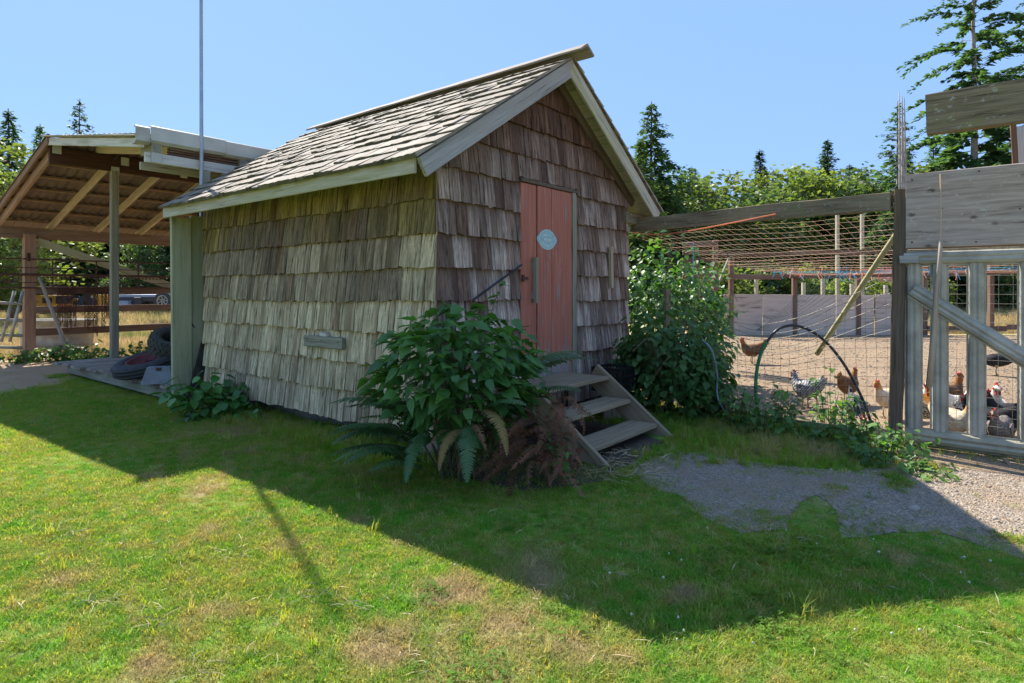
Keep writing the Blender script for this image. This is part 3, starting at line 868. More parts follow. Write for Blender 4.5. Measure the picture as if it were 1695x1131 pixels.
# steps
st = thing('wooden_steps', 'three wooden steps rising to the red shed door', 'steps', S(-.7, 1.37, 0))
T0, T1 = .76, 2.0
for z, o0, o1 in ((.565, .06, .60), (.345, .56, .865), (.13, .86, 1.165)):
    if z > .5:
        for a, b in ((.06, .33), (.335, .60)):
            bar('tread', S(-(a + b) / 2, T0, z - .022), S(-(a + b) / 2, T1, z - .022), b - a, .042, 'step', st, rough=.002)
    else:
        bar('tread', S(-(o0 + o1) / 2, T0, z - .022), S(-(o0 + o1) / 2, T1, z - .022), o1 - o0, .042, 'step', st, rough=.002)
for t in (T0 - .03, T1 + .03):
    a, b = S(-.43, t, .545), S(-1.29, t, -.105)
    bar('stringer', a + (a - b).normalized() * .06, b, .045, .24, 'step', st)
    bar('leg', S(-.10, t, 0), S(-.10, t, .50), .08, .08, 'step', st)

# ================================================================== open barn on the left
barn = thing('open_pole_barn', 'open pole barn with sloped roof and red-brown rafters left of the shed', 'barn', S(8.9, .4, 0))
RT = -.62
ZR = 3.84                                                 # ridge beam centre
bar('ridge_beam', S(8.9, RT, ZR), S(8.9, 5.6, ZR), .09, .29, 'dark_beam', barn)
pr = S(8.9, RT + .99, 0)
bar('post', pr + UP * .18, pr + UP * (ZR - .14), .12, .12, 'post_grey', barn, up=UL)
bar('post', S(8.9, 5.2, 0), S(8.9, 5.2, ZR - .14), .12, .12, 'post_grey', barn, up=UL)
# far slope: rafters, purlins, sheet
FS, FZ = 12.75, 2.92
def far_pt(s, t, dz=0.0):
    u = (s - 8.9) / (FS - 8.9)
    return S(s, t, (ZR + .08) + (FZ - ZR - .08) * u + dz)
for i, t in enumerate((-.55, .36, 1.27, 2.18, 3.1, 4.0, 4.9)):
    bar('rafter', far_pt(8.95, t), far_pt(13.0, t), .06, .15, 'tan_lumber' if i else 'red_fir', barn, up=UP)
for t in (-.66,):
    bar('barge_board', far_pt(8.75, t, .13), far_pt(13.4, t, .13), .045, .17, 'red_fir', barn, up=UP)
for i in range(7):
    s = 9.1 + i * .62
    bar('purlin', far_pt(s, -.62, .115), far_pt(s, 5.4, .115), .09, .04, 'red_fir', barn, up=UP)
def corr_sheet(p00, p01, p10, name, mat, pitch=.16, amp=.018, th=.006):
    """corrugated sheet: waves run from p00 to p01, ridges go towards p10"""
    p00, p01, p10 = Vector(p00), Vector(p01), Vector(p10)
    L = (p01 - p00).length
    n = int(L / pitch * 6)
    nn_ = (p10 - p00).cross(p01 - p00).normalized()
    if nn_.z < 0: nn_ = -nn_
    vs = []
    for e in (p00, p10):
        for i in range(n + 1):
            q = e + (p01 - p00) * (i / n)
            w = amp * max(-.35, math.sin(i / 6 * 2 * math.pi))
            vs.append(q + nn_ * w)
    vs += [v + nn_ * th for v in vs]
    m1 = n + 1
    fs = []
    for i in range(n):
        fs.append((i, i + 1, m1 + i + 1, m1 + i))
        fs.append((2 * m1 + i, 3 * m1 + i, 3 * m1 + i + 1, 2 * m1 + i + 1))
        fs.append((i, 2 * m1 + i, 2 * m1 + i + 1, i + 1)); fs.append((m1 + i, m1 + i + 1, 3 * m1 + i + 1, 3 * m1 + i))
    return MB().add(vs, fs).build(name, M[mat], barn)
corr_sheet(far_pt(8.8, -.7, .16), far_pt(8.8, 5.6, .16), far_pt(13.5, -.7, .16), 'roof_sheet', 'roof_under')
bar('eave_beam', S(FS, -2.2, FZ - .17), S(FS, 5.6, FZ - .17), .09, .25, 'red_fir', barn)
pq = S(12.66, -.05, 0)
bar('post', pq, pq + UP * 2.72, .20, .20, 'red_fir', barn, up=UL)
bar('bracket', pq - UL * .105 + UP * 2.13 - UR * .03, pq - UL * .105 + UP * 2.30 - UR * .03, .055, .012, 'dark_beam', barn, up=-UL)
bar('brace', S(12.7, .1, 2.58), S(12.7, 4.0, 1.20), .04, .17, 'panel_green', barn, up=UP)
# near slope: rake board, eave gutter, beams, sheet
NS, NZ = 4.76, 3.44
def near_pt(s, t, dz=0.0):
    u = (s - NS) / (8.9 - NS)
    return S(s, t, NZ + (4.06 - NZ) * u + dz)
bar('rake_board', near_pt(NS + .02, RT - .02, -.03), near_pt(9.0, RT - .02, 0), .045, .12, 'white_lumber', barn, up=UP)
bar('rake_cap', near_pt(NS + .1, RT - .03, .06), near_pt(9.1, RT - .03, .09), .12, .025, 'pale_board', barn, up=UP, rough=.004)
corr_sheet(near_pt(NS, RT, .10), near_pt(9.1, RT, .11), near_pt(NS, 5.0, .10), 'roof_sheet', 'gutter', .2, .004)
for t in (.1, 1.0, 1.9, 2.8):
    bar('rafter', near_pt(NS + .1, t, .0), near_pt(8.9, t, .0), .05, .14, 'tan_lumber', barn, up=UP)
gz = 3.535
def gutter(t0, t1, dz):
    pf = [(-.03, .10), (.02, .115), (.04, .10), (.045, -.08), (.0, -.115), (-.09, -.115), (-.09, -.105), (-.005, -.103), (.030, -.075), (.028, .095)]
    vs = [S(NS - x, t, gz + dz + z) for t in (t0, t1) for x, z in pf]
    k = len(pf)
    return MB().add(vs, [(i, (i + 1) % k, k + (i + 1) % k, k + i) for i in range(k)] + [tuple(range(k)), tuple(range(2 * k - 1, k - 1, -1))])
gutter(-.56, .42, 0).build('gutter', M['gutter'], barn)
gutter(.425, 1.5, -.012).build('gutter', M['gutter'], barn)
gutter(-.74, -.57, -.03).build('gutter_end', M['galv'], barn)
bar('header', S(NS + .05, -.60, 3.24), S(NS + .05, 3.0, 3.24), .07, .13, 'white_lumber', barn)
bar('header', S(NS + .35, -.55, 3.17), S(NS + .35, 3.0, 3.17), .05, .10, 'pale_board', barn)
for i, z in enumerate((3.33, 3.365, 3.40)):
    bar('stacked_board', S(NS + .08, -.30, z), S(NS + .08, 2.6, z), .10, .022, 'rail_brown', barn)
for t in (-.48, .70):
    bar('joist_block', S(NS - .01, t, 3.36), S(NS + .35, t, 3.36), .12, .12, 'post_grey', barn)
    MB().box(S(NS - .005, t, 3.24), (.13, .008, .13), Matrix((UR, -UL, UP)).transposed()).build('steel_plate', M['gutter'], barn)
for t, z in ((RT + .1, ZR + .10), (RT + .99, ZR - .14), (RT + 1.15, ZR + .06), (RT + 2.2, ZR - .02)):
    MB().box(S(8.9 - .052, t, z), (.13, .010, .15), Matrix((UR, -UL, UP)).transposed()).build('steel_plate', M['gutter'], barn)
bar('post', S(NS + .06, .18, .2), S(NS + .06, .18, 3.17), .10, .09, 'pale_board', barn, up=UL)
MB().tube(smooth_line([S(8.84, RT + .95, ZR + .05), S(8.8, RT + 1.1, ZR + .22), S(8.6, RT + 1.4, ZR + .24)], 8), .015, 5).build('cable', M['black_plastic'], barn)

# wing panel beside the shed
wp = thing('wing_panel', 'broad pale green-stained plank standing on end beside the shed wall', 'plank', S(4.62, -.15, 0))
bar('plank', S(4.62, -.03, .05), S(4.62, -.155, 2.50) + UR * .125, .17, .05, 'panel_green', wp, up=UL)
o = bar('plank', S(4.60, -.225, .04), S(4.60, -.245, 2.46), .25, .055, 'panel_green', wp, up=UL)
bar('dark_scrap', S(4.48, -.16, .02), S(4.44, .02, .80), .14, .02, 'core', wp, up=UL)

# mast
ms = thing('steel_mast', 'tall thin grey steel mast rising past the shed roof into the sky', 'mast', S(4.70, .08, 0))
pole('mast_pipe', S(4.66, .06, 0), S(4.78, .10, 6.6), .032, .020, 'conduit', ms, 10, 8)
MB().tube(smooth_line([S(4.62, -.13, 2.3), S(4.60, -.12, 1.7), S(4.58, -.13, 1.15), S(4.60, -.06, .98), S(4.62, .03, .95)], 12), .008, 5).build('cable', M['black_plastic'], ms)
MB().lathe([(.028, 0), (.052, 0), (.052, .05), (.028, .05)], 10, Matrix.Translation(S(4.66, .06, .9))).build('clamp', M['rust'], ms)

# deck
deck = thing('low_deck', 'low grey plank deck with ragged plank ends left of the shed', 'deck', S(6.8, .8, 0))
s = 4.66
while s < 8.9:
    wd = U(.19, .27)
    f0 = -.46 + U(-.05, .06)
    bar('plank', S(s + wd / 2, f0, .215 + U(-.008, .008)), S(s + wd / 2, 2.2, .215 + U(-.008, .008)), wd - .012, .045, 'deck', deck, rough=.004)
    s += wd
for t in (-.32, .9, 2.0):
    bar('skid', S(4.7, t, .12), S(8.8, t, .12), .12, .14, 'post_grey', deck)
# tyres on the deck
def tyre(name, loc, R, ro, ri, w, mat, label, tread=0, rim=None):
    th = thing(name, label, 'tyre', loc)
    mw = Matrix.Translation(Vector(loc)) @ R.to_4x4()
    pf = []
    for i in range(16):
        a = 2 * math.pi * i / 16
        c, s_ = math.cos(a), math.sin(a)
        pf.append(((ro + ri) / 2 + (ro - ri) / 2 * math.copysign(abs(c) ** .7, c), w / 2 * math.copysign(abs(s_) ** .6, s_)))
    MB().lathe(pf, 48).build('carcass', M[mat], th, mw, True)
    if tread:
        mb = MB()
        for k in range(tread):
            a = 2 * math.pi * k / tread
            for r in range(-2, 3):
                an = a + (.5 * 2 * math.pi / tread if r % 2 else 0)
                rot = Matrix.Rotation(an, 3, 'Z')
                mb.box(rot @ Vector((ro + .002 - .012 * abs(r), 0, r * w * .185)), (.03, 2 * math.pi * ro / tread * .72, w * .16), rot @ Matrix.Rotation(.35, 3, 'X'))
        tag(mb.build('tread', M[mat], th, mw), kind='stuff')
    else:
        for z in (-.25, 0, .25):
            MB().lathe([(ro - .012, z * w - .012), (ro + .010, z * w - .008), (ro + .010, z * w + .008), (ro - .012, z * w + .012)], 48).build('tread_rib', M[mat], th, mw, True)
    if rim:
        r_ = MB().lathe([(ri + .02, w * .42), (ri - .01, w * .40), (ri - .03, w * .12), (ri * .55, w * .02), (ri * .36, w * .06), (ri * .34, -.01), (ri - .02, -.02), (ri + .02, -w * .3)], 40)
        ro_ = r_.build('rim', M[rim], th, mw, True)
        for k in range(8):
            a = 2 * math.pi * k / 8
            MB().tube([(ri * .5 * math.cos(a), ri * .5 * math.sin(a), w * .03), (ri * .5 * math.cos(a), ri * .5 * math.sin(a), w * .10)], .014, 6).build('lug_nut', M['rust'], ro_, mw)
    return th
c1 = at(249, 588, 8.9); c1.z = .235 + .20
Rt = (Matrix.Rotation(math.radians(-9), 3, 'Y') @ Matrix.Rotation(math.radians(14), 3, 'X'))
tyre('tractor_tyre', c1, Rt, .49, .29, .19, 'rubber', 'large ribbed tyre with dark red rim lying on the deck', rim='rim_red')
c2 = at(292, 565, 9.05); c2.z = .235 + .47
tyre('chunky_tyre', c2, Matrix.Rotation(math.radians(16), 3, 'Y') @ Matrix.Rotation(math.radians(16), 3, 'X'), .36, .19, .25, 'rubber_dusty', 'dusty block-tread tyre stacked on the larger red-rimmed tyre', tread=26)
# grey wedge block
bk = thing('grey_block', 'grey trapezoid block standing on the deck before the tyres', 'block', at(264, 612, 8.2))
b0 = at(264, 612, 8.15); b0.z = .24
ax = Vector((.97, .24, 0)).normalized(); ay = Vector((-.24, .97, 0)).normalized()
vs = []
for hw, hd, z in ((.20, .10, 0), (.135, .065, .225)):
    vs += [b0 + ax * a * hw + ay * b * hd + UP * z for a, b in ((-1, -1), (1, -1), (1, 1), (-1, 1))]
MB().add(vs, [(3, 2, 1, 0), (4, 5, 6, 7)] + [(i, (i + 1) % 4, 4 + (i + 1) % 4, 4 + i) for i in range(4)]).build('body', M['block'], bk)
MB().box(b0 + ax * .01 - ay * .075 + UP * .20, (.06, .02, .04)).build('rusty_latch', M['rust'], bk)

# ================================================================== left fence and field gear
FQ = S(12.62, -.05, 0)
lf = thing('rail_fence', 'brown wooden rail fence under the barn with three rails', 'fence', FQ)
for z, h in ((1.49, .16), (1.06, .15), (.57, .16)):
    bar('rail', FQ + UR * .10 + UP * z - UL * .06, FQ + UR * 6.5 + UP * z - UL * .06, .05, h, 'rail_brown', lf)
for a in (3.2, 6.3):
    bar('post', FQ + UR * a, FQ + UR * a + UP * 1.65, .13, .13, 'rail_brown', lf, up=UL)
pp = thing('pipe_panel', 'rusty steel pipe panel mounted above the wooden rails', 'railing', FQ + UR * .5)
def fp(a, z, o=-.12): return FQ + UR * a + UL * o + UP * z
for z, r, m_ in ((2.17, .018, 'rust'), (1.98, .010, 'rust'), (1.83, .032, 'rust'), (1.66, .010, 'rust'), (1.545, .02, 'rust')):
    MB().tube([fp(-1.2, z), fp(6, z)], r, 6).build('pipe', M[m_], pp)
for a in (-.68, .38, 1.22, 2.1, 2.9, 3.0, 4.2):
    MB().tube([fp(a, 1.53), fp(a, 2.18)], .016, 6).build('upright', M['rust'], pp)
mb = MB()
for k in range(70): mb.tube([fp(.2 + k * .08, 1.79), fp(.2 + k * .08, 1.755)], .022, 5)
tag(mb.build('roller_chain', M['rust'], pp), kind='stuff')
tag(pole('leaning_stick', at(112, 583, 12.6), at(66, 460, 13.0), .04, .032, 'stick', None, 8, 4, .004), 'pale bare stick leaning on the rail fence by the chains', 'stick')
# chains
def link_mesh():
    mb = MB(); pts = []
    for i in range(8):
        a = 2 * math.pi * i / 8
        pts.append((.017 * math.cos(a), 0, .028 * math.sin(a)))
    return mb.tube(pts + [pts[0]], .007, 4, False)
LK = link_mesh()
def chain(px, wpx, n, zlow, label):
    c = fp(0, 0)
    a0 = (px - 847.5) / 1000
    a = (a0 * FQ.y - FQ.x) / (UR.x - a0 * UR.y)
    th = thing('chain_bundle', label, 'chain', fp(a, 1.5, -.16), 'rusty chains on the rail')
    for j in range(n):
        da = (j / max(1, n - 1) - .5) * wpx * .0135 + U(-.01, .01)
        z = 1.57
        mb = MB(); k = 0
        zl = zlow + U(0, .35)
        while z > zl:
            R = Matrix.Rotation(math.radians(90 * (k % 2) + U(-25, 25)), 3, 'Z')
            off = fp(a + da + U(-.008, .008), z, -.17 + U(-.02, .02))
            mb.add([R @ Vector(v) + off for v in LK.v], LK.f); z -= .040; k += 1
        tag(mb.build('chain_strand', M['rust'], th), kind='stuff')
chain(107, 24, 9, .50, 'widest bundle of rusty chains hanging on the rail nearest the stick')
chain(147, 18, 7, .42, 'middle bundle of rusty chains hanging on the rail')
chain(170, 10, 4, .52, 'narrow bundle of rusty chains hanging beside the grey barn post')
# tube gate at the left edge
tgp = at(40, 560, 12.6)
tg = thing('tube_gate', 'galvanized tube gate lying back against the post at the left edge', 'gate', (tgp.x, tgp.y, 0))
def gp_(px, py, d=12.5): return at(px, py, d)
for y0, y1 in ((499, 503), (527, 531), (549, 556), (574, 576)):
    MB().tube([gp_(-170, y0 - 4, 12.0), gp_(37, y1, 12.6)], .032, 8).build('tube', M['galv'], tg, smooth=True)
for x0, x1 in ((2, 24), (16, 38)):
    MB().tube([gp_(x0, 566, 12.45), gp_(x1, 482, 12.7)], .03, 8).build('strut', M['galv'], tg, smooth=True)
# stock tank
tkc = at(95, 560, 14.6); tkc.z = 0
tk = thing('stock_tank', 'oval grey galvanized stock tank behind the rail fence', 'tank', tkc)
def oval(rx, ry, z, n=32): return [tkc + Vector((rx * math.cos(2 * math.pi * i / n), ry * math.sin(2 * math.pi * i / n), z)) for i in range(n)]
rings_ = [oval(.80, .42, .0), oval(.81, .43, .16), oval(.83, .45, .20), oval(.82, .44, .24), oval(.84, .46, .46), oval(.86, .48, .5), oval(.85, .47, .54), oval(.87, .49, .74), oval(.91, .53, .76), oval(.91, .53, .79), oval(.86, .48, .79), oval(.80, .42, .3), oval(.02, .02, .3)]
mb = MB(); n = 32
mb.add([p for r in rings_ for p in r], [(k * n + i, k * n + (i + 1) % n, (k + 1) * n + (i + 1) % n, (k + 1) * n + i) for k in range(len(rings_) - 1) for i in range(n)])
mb.build('shell', M['galv'], tk, smooth=True)
# yellow implement and flatbed in the field
yi = thing('yellow_implement', 'low yellow farm implement with dark fittings parked in the dry field', 'implement', (at(125, 500, 26).x, 26, 0))
def pxbox(parent, name, x0, x1, y0, y1, d, dep, mat):
    a, b = at(x0, y1, d), at(x1, y0, d)
    MB().box(((a.x + b.x) / 2, d + dep / 2, (a.z + b.z) / 2), (b.x - a.x, dep, b.z - a.z)).build(name, M[mat], parent)
pxbox(yi, 'hopper', 60, 93, 489, 507, 26, 1.0, 'yellow'); pxbox(yi, 'deck_plate', 93, 130, 495, 499, 26.2, .8, 'yellow')
pxbox(yi, 'rear_box', 150, 182, 488, 505, 26.2, .9, 'yellow'); pxbox(yi, 'tool_bar', 60, 185, 505, 508, 26.3, .2, 'yellow')
pxbox(yi, 'mount', 70, 84, 493, 502, 25.92, .06, 'black_paint'); pxbox(yi, 'engine', 92, 104, 490, 503, 25.7, .4, 'black_paint')
MB().tube([at(112, 503, 25.9), at(120, 492, 25.9), at(130, 491, 25.9), at(138, 503, 25.9)], .05, 6).build('hoop', M['black_paint'], yi)
MB().lathe([(.10, -.12), (.34, -.12), (.36, 0), (.34, .12), (.10, .12)], 20, Matrix.Translation(at(144, 502, 26)) @ Matrix.Rotation(math.pi / 2, 4, 'X')).build('wheel', M['rubber'], yi)
MB().lathe([(.10, -.12), (.34, -.12), (.36, 0), (.34, .12), (.10, .12)], 20, Matrix.Translation(at(72, 507, 26.8)) @ Matrix.Rotation(math.pi / 2, 4, 'X')).build('wheel', M['rubber'], yi)
ft = thing('flatbed_trailer', 'black flatbed trailer with a spoked wheel parked beyond the rail fence', 'trailer', (at(235, 500, 24).x, 24, 0))
pxbox(ft, 'bed', 196, 290, 488, 492, 24, 2.0, 'blue_steel'); pxbox(ft, 'side_rail', 196, 262, 492.2, 499, 24.05, .1, 'black_paint')
pxbox(ft, 'tool_box', 210, 234, 496, 504, 24.0, .5, 'black_paint'); pxbox(ft, 'front_plate', 188, 212, 498, 507, 23.8, .3, 'blue_steel')
pxbox(ft, 'tail_light', 179, 188, 491, 495, 23.9, .06, 'red_flesh'); pxbox(ft, 'rear_axle', 234, 262, 499, 506, 24.4, .3, 'black_paint')
pxbox(ft, 'plate', 222, 233, 491.5, 493.2, 23.96, .02, 'white_lumber')
wc = at(271, 498, 23.9)
wh = MB().lathe([(.20, -.10), (.33, -.11), (.36, -.05), (.36, .07), (.33, .1), (.20, .1)], 28, Matrix.Translation(wc) @ Matrix.Rotation(math.pi / 2, 4, 'X')).build('wheel', M['rubber'], ft)
for k in range(7):
    a = 2 * math.pi * k / 7
    MB().tube([wc + Vector((.03 * math.cos(a), -.07, .03 * math.sin(a))), wc + Vector((.20 * math.cos(a), -.08, .20 * math.sin(a)))], .03, 5).build('spoke', M['alloy'], wh)
MB().lathe([(.19, .06), (.22, .06), (.22, .11), (.19, .11)], 24, Matrix.Translation(wc) @ Matrix.Rotation(math.pi / 2, 4, 'X')).build('rim', M['alloy'], wh)

# ================================================================== gate and fence on the right
def G(m, z, o=0.0):                                      # m along the gate, o towards the camera
    return POST + GD * m - UR * o + UP * z
tag(bar('fence_post', POST + UP * -.05 + Vector((-.03, 0, 0)), POST + UP * 2.47 + Vector((.03, 0, 0)), .11, .11, 'dark_post', None, up=UR, rough=.004), 'dark weathered fence post at the hinge side of the slatted gate', 'post')
tie = bar('mossy_beam', S(.02, W + .25, 2.38), POST + UP * 2.36 - GD * .06, .09, .175, 'old_beam', None, rough=.006, bow=.01)
tag(tie, 'long dark mossy beam spanning from the shed eave to the fence post', 'beam')
hb = bar('header_beam', G(.24, 3.10, .20), G(4.2, 3.08, .20), .12, .36, 'old_beam', None, rough=.006)
tag(hb, 'thick lichen-covered timber high above the gate', 'beam')
ply = bar('plywood_sheet', G(.07, 2.245, .075), G(3.2, 2.245, .075), .016, .70, 'plywood', None, up=UP, rough=.003)
tag(ply, 'grey knotted plywood sheet fixed above the gate', 'plywood')
for m_, z_ in ((.12, 1.95), (.12, 2.54), (.6, 1.93), (.62, 2.56), (1.1, 1.94), (1.12, 2.56), (.35, 2.25), (.9, 2.2)):
    MB().tube([G(m_, z_, .082), G(m_, z_, .088)], .008, 7).build('nail_head', M['rust'], ply)
hp = thing('side_post_panel', 'pale metal sheet beside a brown post above the plywood', 'panel', G(1.05, 2.6, -.3))
a_, b_ = at(1681, 275, 5.9), at(1677, 205, 5.9)
bar('post', a_, b_, .05, .05, 'rail_brown', hp, up=UR); bar('sheet', a_ + Vector((.16, .05, 0)), b_ + Vector((.19, .05, 0)), .22, .02, 'white_lumber', hp, up=UR)
gate = thing('slatted_gate', 'gate of upright galvanized corrugated slats with a diagonal brace', 'gate', G(1.4, 0))
CH = [(-.080, 0), (-.066, 0), (-.050, .030), (-.022, .038), (0, .030), (.022, .038), (.050, .030), (.066, 0), (.080, 0)]
def channel(name, p0, p1, w, out, mat='galv', dep=1.0):
    p0, p1, out = Vector(p0), Vector(p1), Vector(out)
    x = (p1 - p0).normalized(); z = (out - x * out.dot(x)).normalized(); y = z.cross(x)
    k = w / .16
    vs = []
    seg = 3
    for e in range(seg + 1):
        q = p0.lerp(p1, e / seg)
        for (a, b) in CH: vs.append(q + y * a * k + z * b * dep)
        for (a, b) in CH: vs.append(q + y * a * k + z * (b * dep - .004))
    n = len(CH); fs = []
    for e in range(seg):
        o0, o1 = e * 2 * n, (e + 1) * 2 * n
        for i in range(n - 1):
            fs.append((o0 + i, o1 + i, o1 + i + 1, o0 + i + 1)); fs.append((o0 + n + i, o0 + n + i + 1, o1 + n + i + 1, o1 + n + i))
        fs.append((o0, o0 + n, o1 + n, o1)); fs.append((o0 + n - 1, o1 + n - 1, o1 + 2 * n - 1, o0 + 2 * n - 1))
    for i in range(n - 1):
        fs.append((i, i + 1, n + i + 1, n + i)); o1 = seg * 2 * n; fs.append((o1 + i, o1 + n + i, o1 + n + i + 1, o1 + i + 1))
    ob = MB().add(vs, fs).build(name, M[mat], gate)
    for u in np.arange(.06, 1, .12 / max(.4, (p1 - p0).length) * 1.6):
        q = p0.lerp(p1, float(u))
        for a in (-.073, .073):
            MB().tube([q + y * a * k, q + y * a * k + z * .006], .006, 6).build('rivet', M['galv'], ob)
    return ob
for m in (.125, .325, .60, .955, 1.30, 1.62, 1.95, 2.3):
    channel('slat', G(m, .14), G(m, 1.80), .145, -UR)
channel('top_rail', G(.05, 1.80, .015), G(2.6, 1.80, .015), .155, -UR, 'galv', 1.2)
channel('bottom_rail', G(.06, .115, .02), G(2.6, .105, .02), .17, -UR, 'galv_old', 1.3)
channel('brace', G(.12, 1.50, .045), G(1.75, .30, .045), .15, -UR, 'galv')
bar('stub', G(.02, 1.79, .06), G(.17, 1.79, .06), .05, .075, 'grey_board', gate)
bar('top_strip', G(.06, 1.90, .05), G(2.6, 1.90, .05), .03, .03, 'rail_brown', gate)
bar('threshold', G(.05, .01, -.05), G(2.6, .0, -.05), .05, .14, 'brown_board', gate)
# wire behind the gate
wires = MB()
for i in range(22): wires.tube([G(.05, .1 + i * .085, -.045), G(2.6, .1 + i * .085, -.045)], .0018, 3, False)
for i in range(26): wires.tube([G(.05 + i * .1, .05, -.045), G(.06 + i * .1, 1.82, -.045)], .0018, 3, False)
tag(wires.build('wire_mesh', M['wire'], gate), kind='stuff')
hpole = thing('hanging_pole', 'slim bare wooden pole hung by a cord in front of the gate', 'pole', G(.33, .5, .1))
pole('shaft', at(1538, 641, 5.45), at(1557, 399, 5.50), .026, .020, 'stick', hpole, 8, 4, .002)
MB().tube([at(1557, 402, 5.50), at(1558, 350, 5.5), at(1556, 288, 5.55)], .005, 5).build('cord', M['twine_tan'], hpole)
tag(pole('diagonal_pole', at(1352, 586, 6.9), at(1484, 386, 5.95), .030, .026, 'bamboo', None, 8, 5, .003), 'greenish pole leaning diagonally against the dark fence post', 'pole')

# sagging wire fence from post to shed
wf = thing('wire_fence', 'sagging square wire fencing between the shed and the fence post', 'fence', (POST + E0) / 2)
FD = (E0 - POST); FL = FD.length; FDn = FD.normalized(); FN = Vector((-FDn.y, FDn.x, 0))
def F(u, z):
    sag = .42 * math.exp(-((u - .42) / .22) ** 2) * max(0, z / 1.45) ** 1.5
    b = .03 * math.sin(u * 19 + z * 5) + .02 * math.sin(u * 41)
    return POST + FD * u + FN * b + UP * max(.02, z - sag + .012 * math.sin(u * 25 + z * 3))
mb = MB()
for i in range(15): mb.tube([F(u, .05 + i * .1) for u in np.linspace(.02, 1, 34)], .0020, 3, False)
for i in range(34): mb.tube([F(i / 33, z) for z in np.linspace(.02, 1.45, 9)], .0018, 3, False)
for i in range(10): mb.tube([F(u, 1.45) + UP * (i * .10 * (1 - min(1, u * 2.2)) ) for u in np.linspace(.0, .5, 12)], .0018, 3, False)
tag(mb.build('wire_mesh', M['wire'], wf), kind='stuff')
for k in range(6):
    z0 = .9 + .13 * k
    MB().tube(smooth_line([F(.98, z0 + .3), F(.8, z0 + .05), F(.55, z0 - .12), F(.3, z0 - .05 + .05 * (k % 2)), F(.02, z0 + .1)], 20), .0021, 4).build('loose_wire', M['wire'], wf)
bar('base_board', POST + FD * .08 + UP * .04, POST + FD * .62 + UP * .05, .04, .12, 'old_beam', wf)
bar('thin_post', E0 + Vector((.40, -.36, 0)), E0 + Vector((.40, -.36, 1.5)), .09, .07, 'old_beam', wf, rough=.006)

# overhead netting of twine
nt = thing('overhead_netting', 'net of faded orange and blue twine stretched over the chicken yard', 'netting', E0 + Vector((2, 3, 2.3)))
def NP(u, w):                                            # u along the beam, w away from it
    p = E0.lerp(POST, u) + UR * w
    return p + UP * (2.27 - .045 * w + .012 * math.sin(u * 6 + w) - .10 * math.sin(min(1, w / 9) * math.pi) + .004 * math.sin(u * 31 + w * 7))
tw = {k: MB() for k in ('twine_orange', 'twine_pink', 'twine_blue', 'twine_tan')}
for i in range(18):
    w = .15 + 8.8 * (i / 17) ** 1.25
    key = ['twine_tan', 'twine_tan', 'twine_tan', 'twine_pink', 'twine_pink'][i % 5] if i < 12 else random.choice(['twine_pink', 'twine_blue', 'twine_pink', 'twine_orange', 'twine_blue'])
    tw[key].tube([NP(-.05 + u * 1.5, w + .03 * math.sin(u * 17)) for u in np.linspace(0, 1, 22)], .0016 + .00036 * w, 3, False)
for i in range(44):
    u = -.05 + i * .034
    key = random.choice(['twine_tan', 'twine_tan', 'twine_tan', 'twine_pink'])
    tw[key].tube([NP(u + .01 * math.sin(w * 3), w) for w in np.linspace(.1, 9, 12)], .0013, 3, False)
for i in range(60):
    u, w = U(0, 1.2), U(5.5, 9)
    p = NP(u, w); key = random.choice(['twine_blue', 'twine_blue', 'twine_pink', 'twine_orange'])
    tw[key].tube([p, p + Vector((U(-.05, .05), 0, -U(.03, .10))), p + Vector((U(-.09, .09), 0, -U(.08, .22)))], .007, 4, False)
for key, mbx in tw.items(): tag(mbx.build('twine', M[key], nt), kind='stuff')
MB().tube(smooth_line([S(-.05, W + .05, 2.27), S(-.35, W + .25, 2.24), E0 + (POST - E0) * .25 + UP * 2.22, E0 + (POST - E0) * .42 + UP * 2.27, E0 + (POST - E0) * .62 + UP * 2.34], 24), .008, 6).build('orange_cord', M['twine_orange'], nt)
MB().tube(smooth_line([NP(.13, 1.2), NP(.13, 1.2) - UP * .35, NP(.13, 1.2) - UP * .62], 6), .005, 5).build('hanging_cord', M['twine_blue'], nt)

# hoops of pipe
hd = 6.35
hoop = thing('bent_pipe_hoop', 'black pipe bent into a hoop with a green left leg before the wire fence', 'hoop', gnd(1345, 715))
pts = smooth_line([at(x, y, d) for x, y, d in ((1442, 700, 6.3), (1425, 655, 6.35), (1395, 600, 6.4), (1360, 560, 6.45), (1322, 540, 6.5), (1290, 544, 6.5), (1266, 570, 6.5))], 36)
MB().tube(pts, .015, 8).build('black_pipe', M['hose_black'], hoop, smooth=True)
pts = smooth_line([at(x, y, d) for x, y, d in ((1268, 566, 6.5), (1258, 590, 6.5), (1252, 620, 6.5), (1251, 655, 6.45), (1256, 690, 6.45), (1258, 712, 6.45))], 24)
MB().tube(pts, .019, 8).build('green_pipe', M['hose_green'], hoop, smooth=True)
hz = MB().tube(smooth_line([at(1162, 562, 6.7), at(1178, 580, 6.6), at(1187, 620, 6.6), at(1187, 650, 6.6), at(1193, 670, 6.55), gnd(1215, 700, .02)], 30), .009, 6)
tag(hz.build('grey_hose', M['hose_grey'], None, smooth=True), 'thin grey hose arching down through the bramble', 'hose')

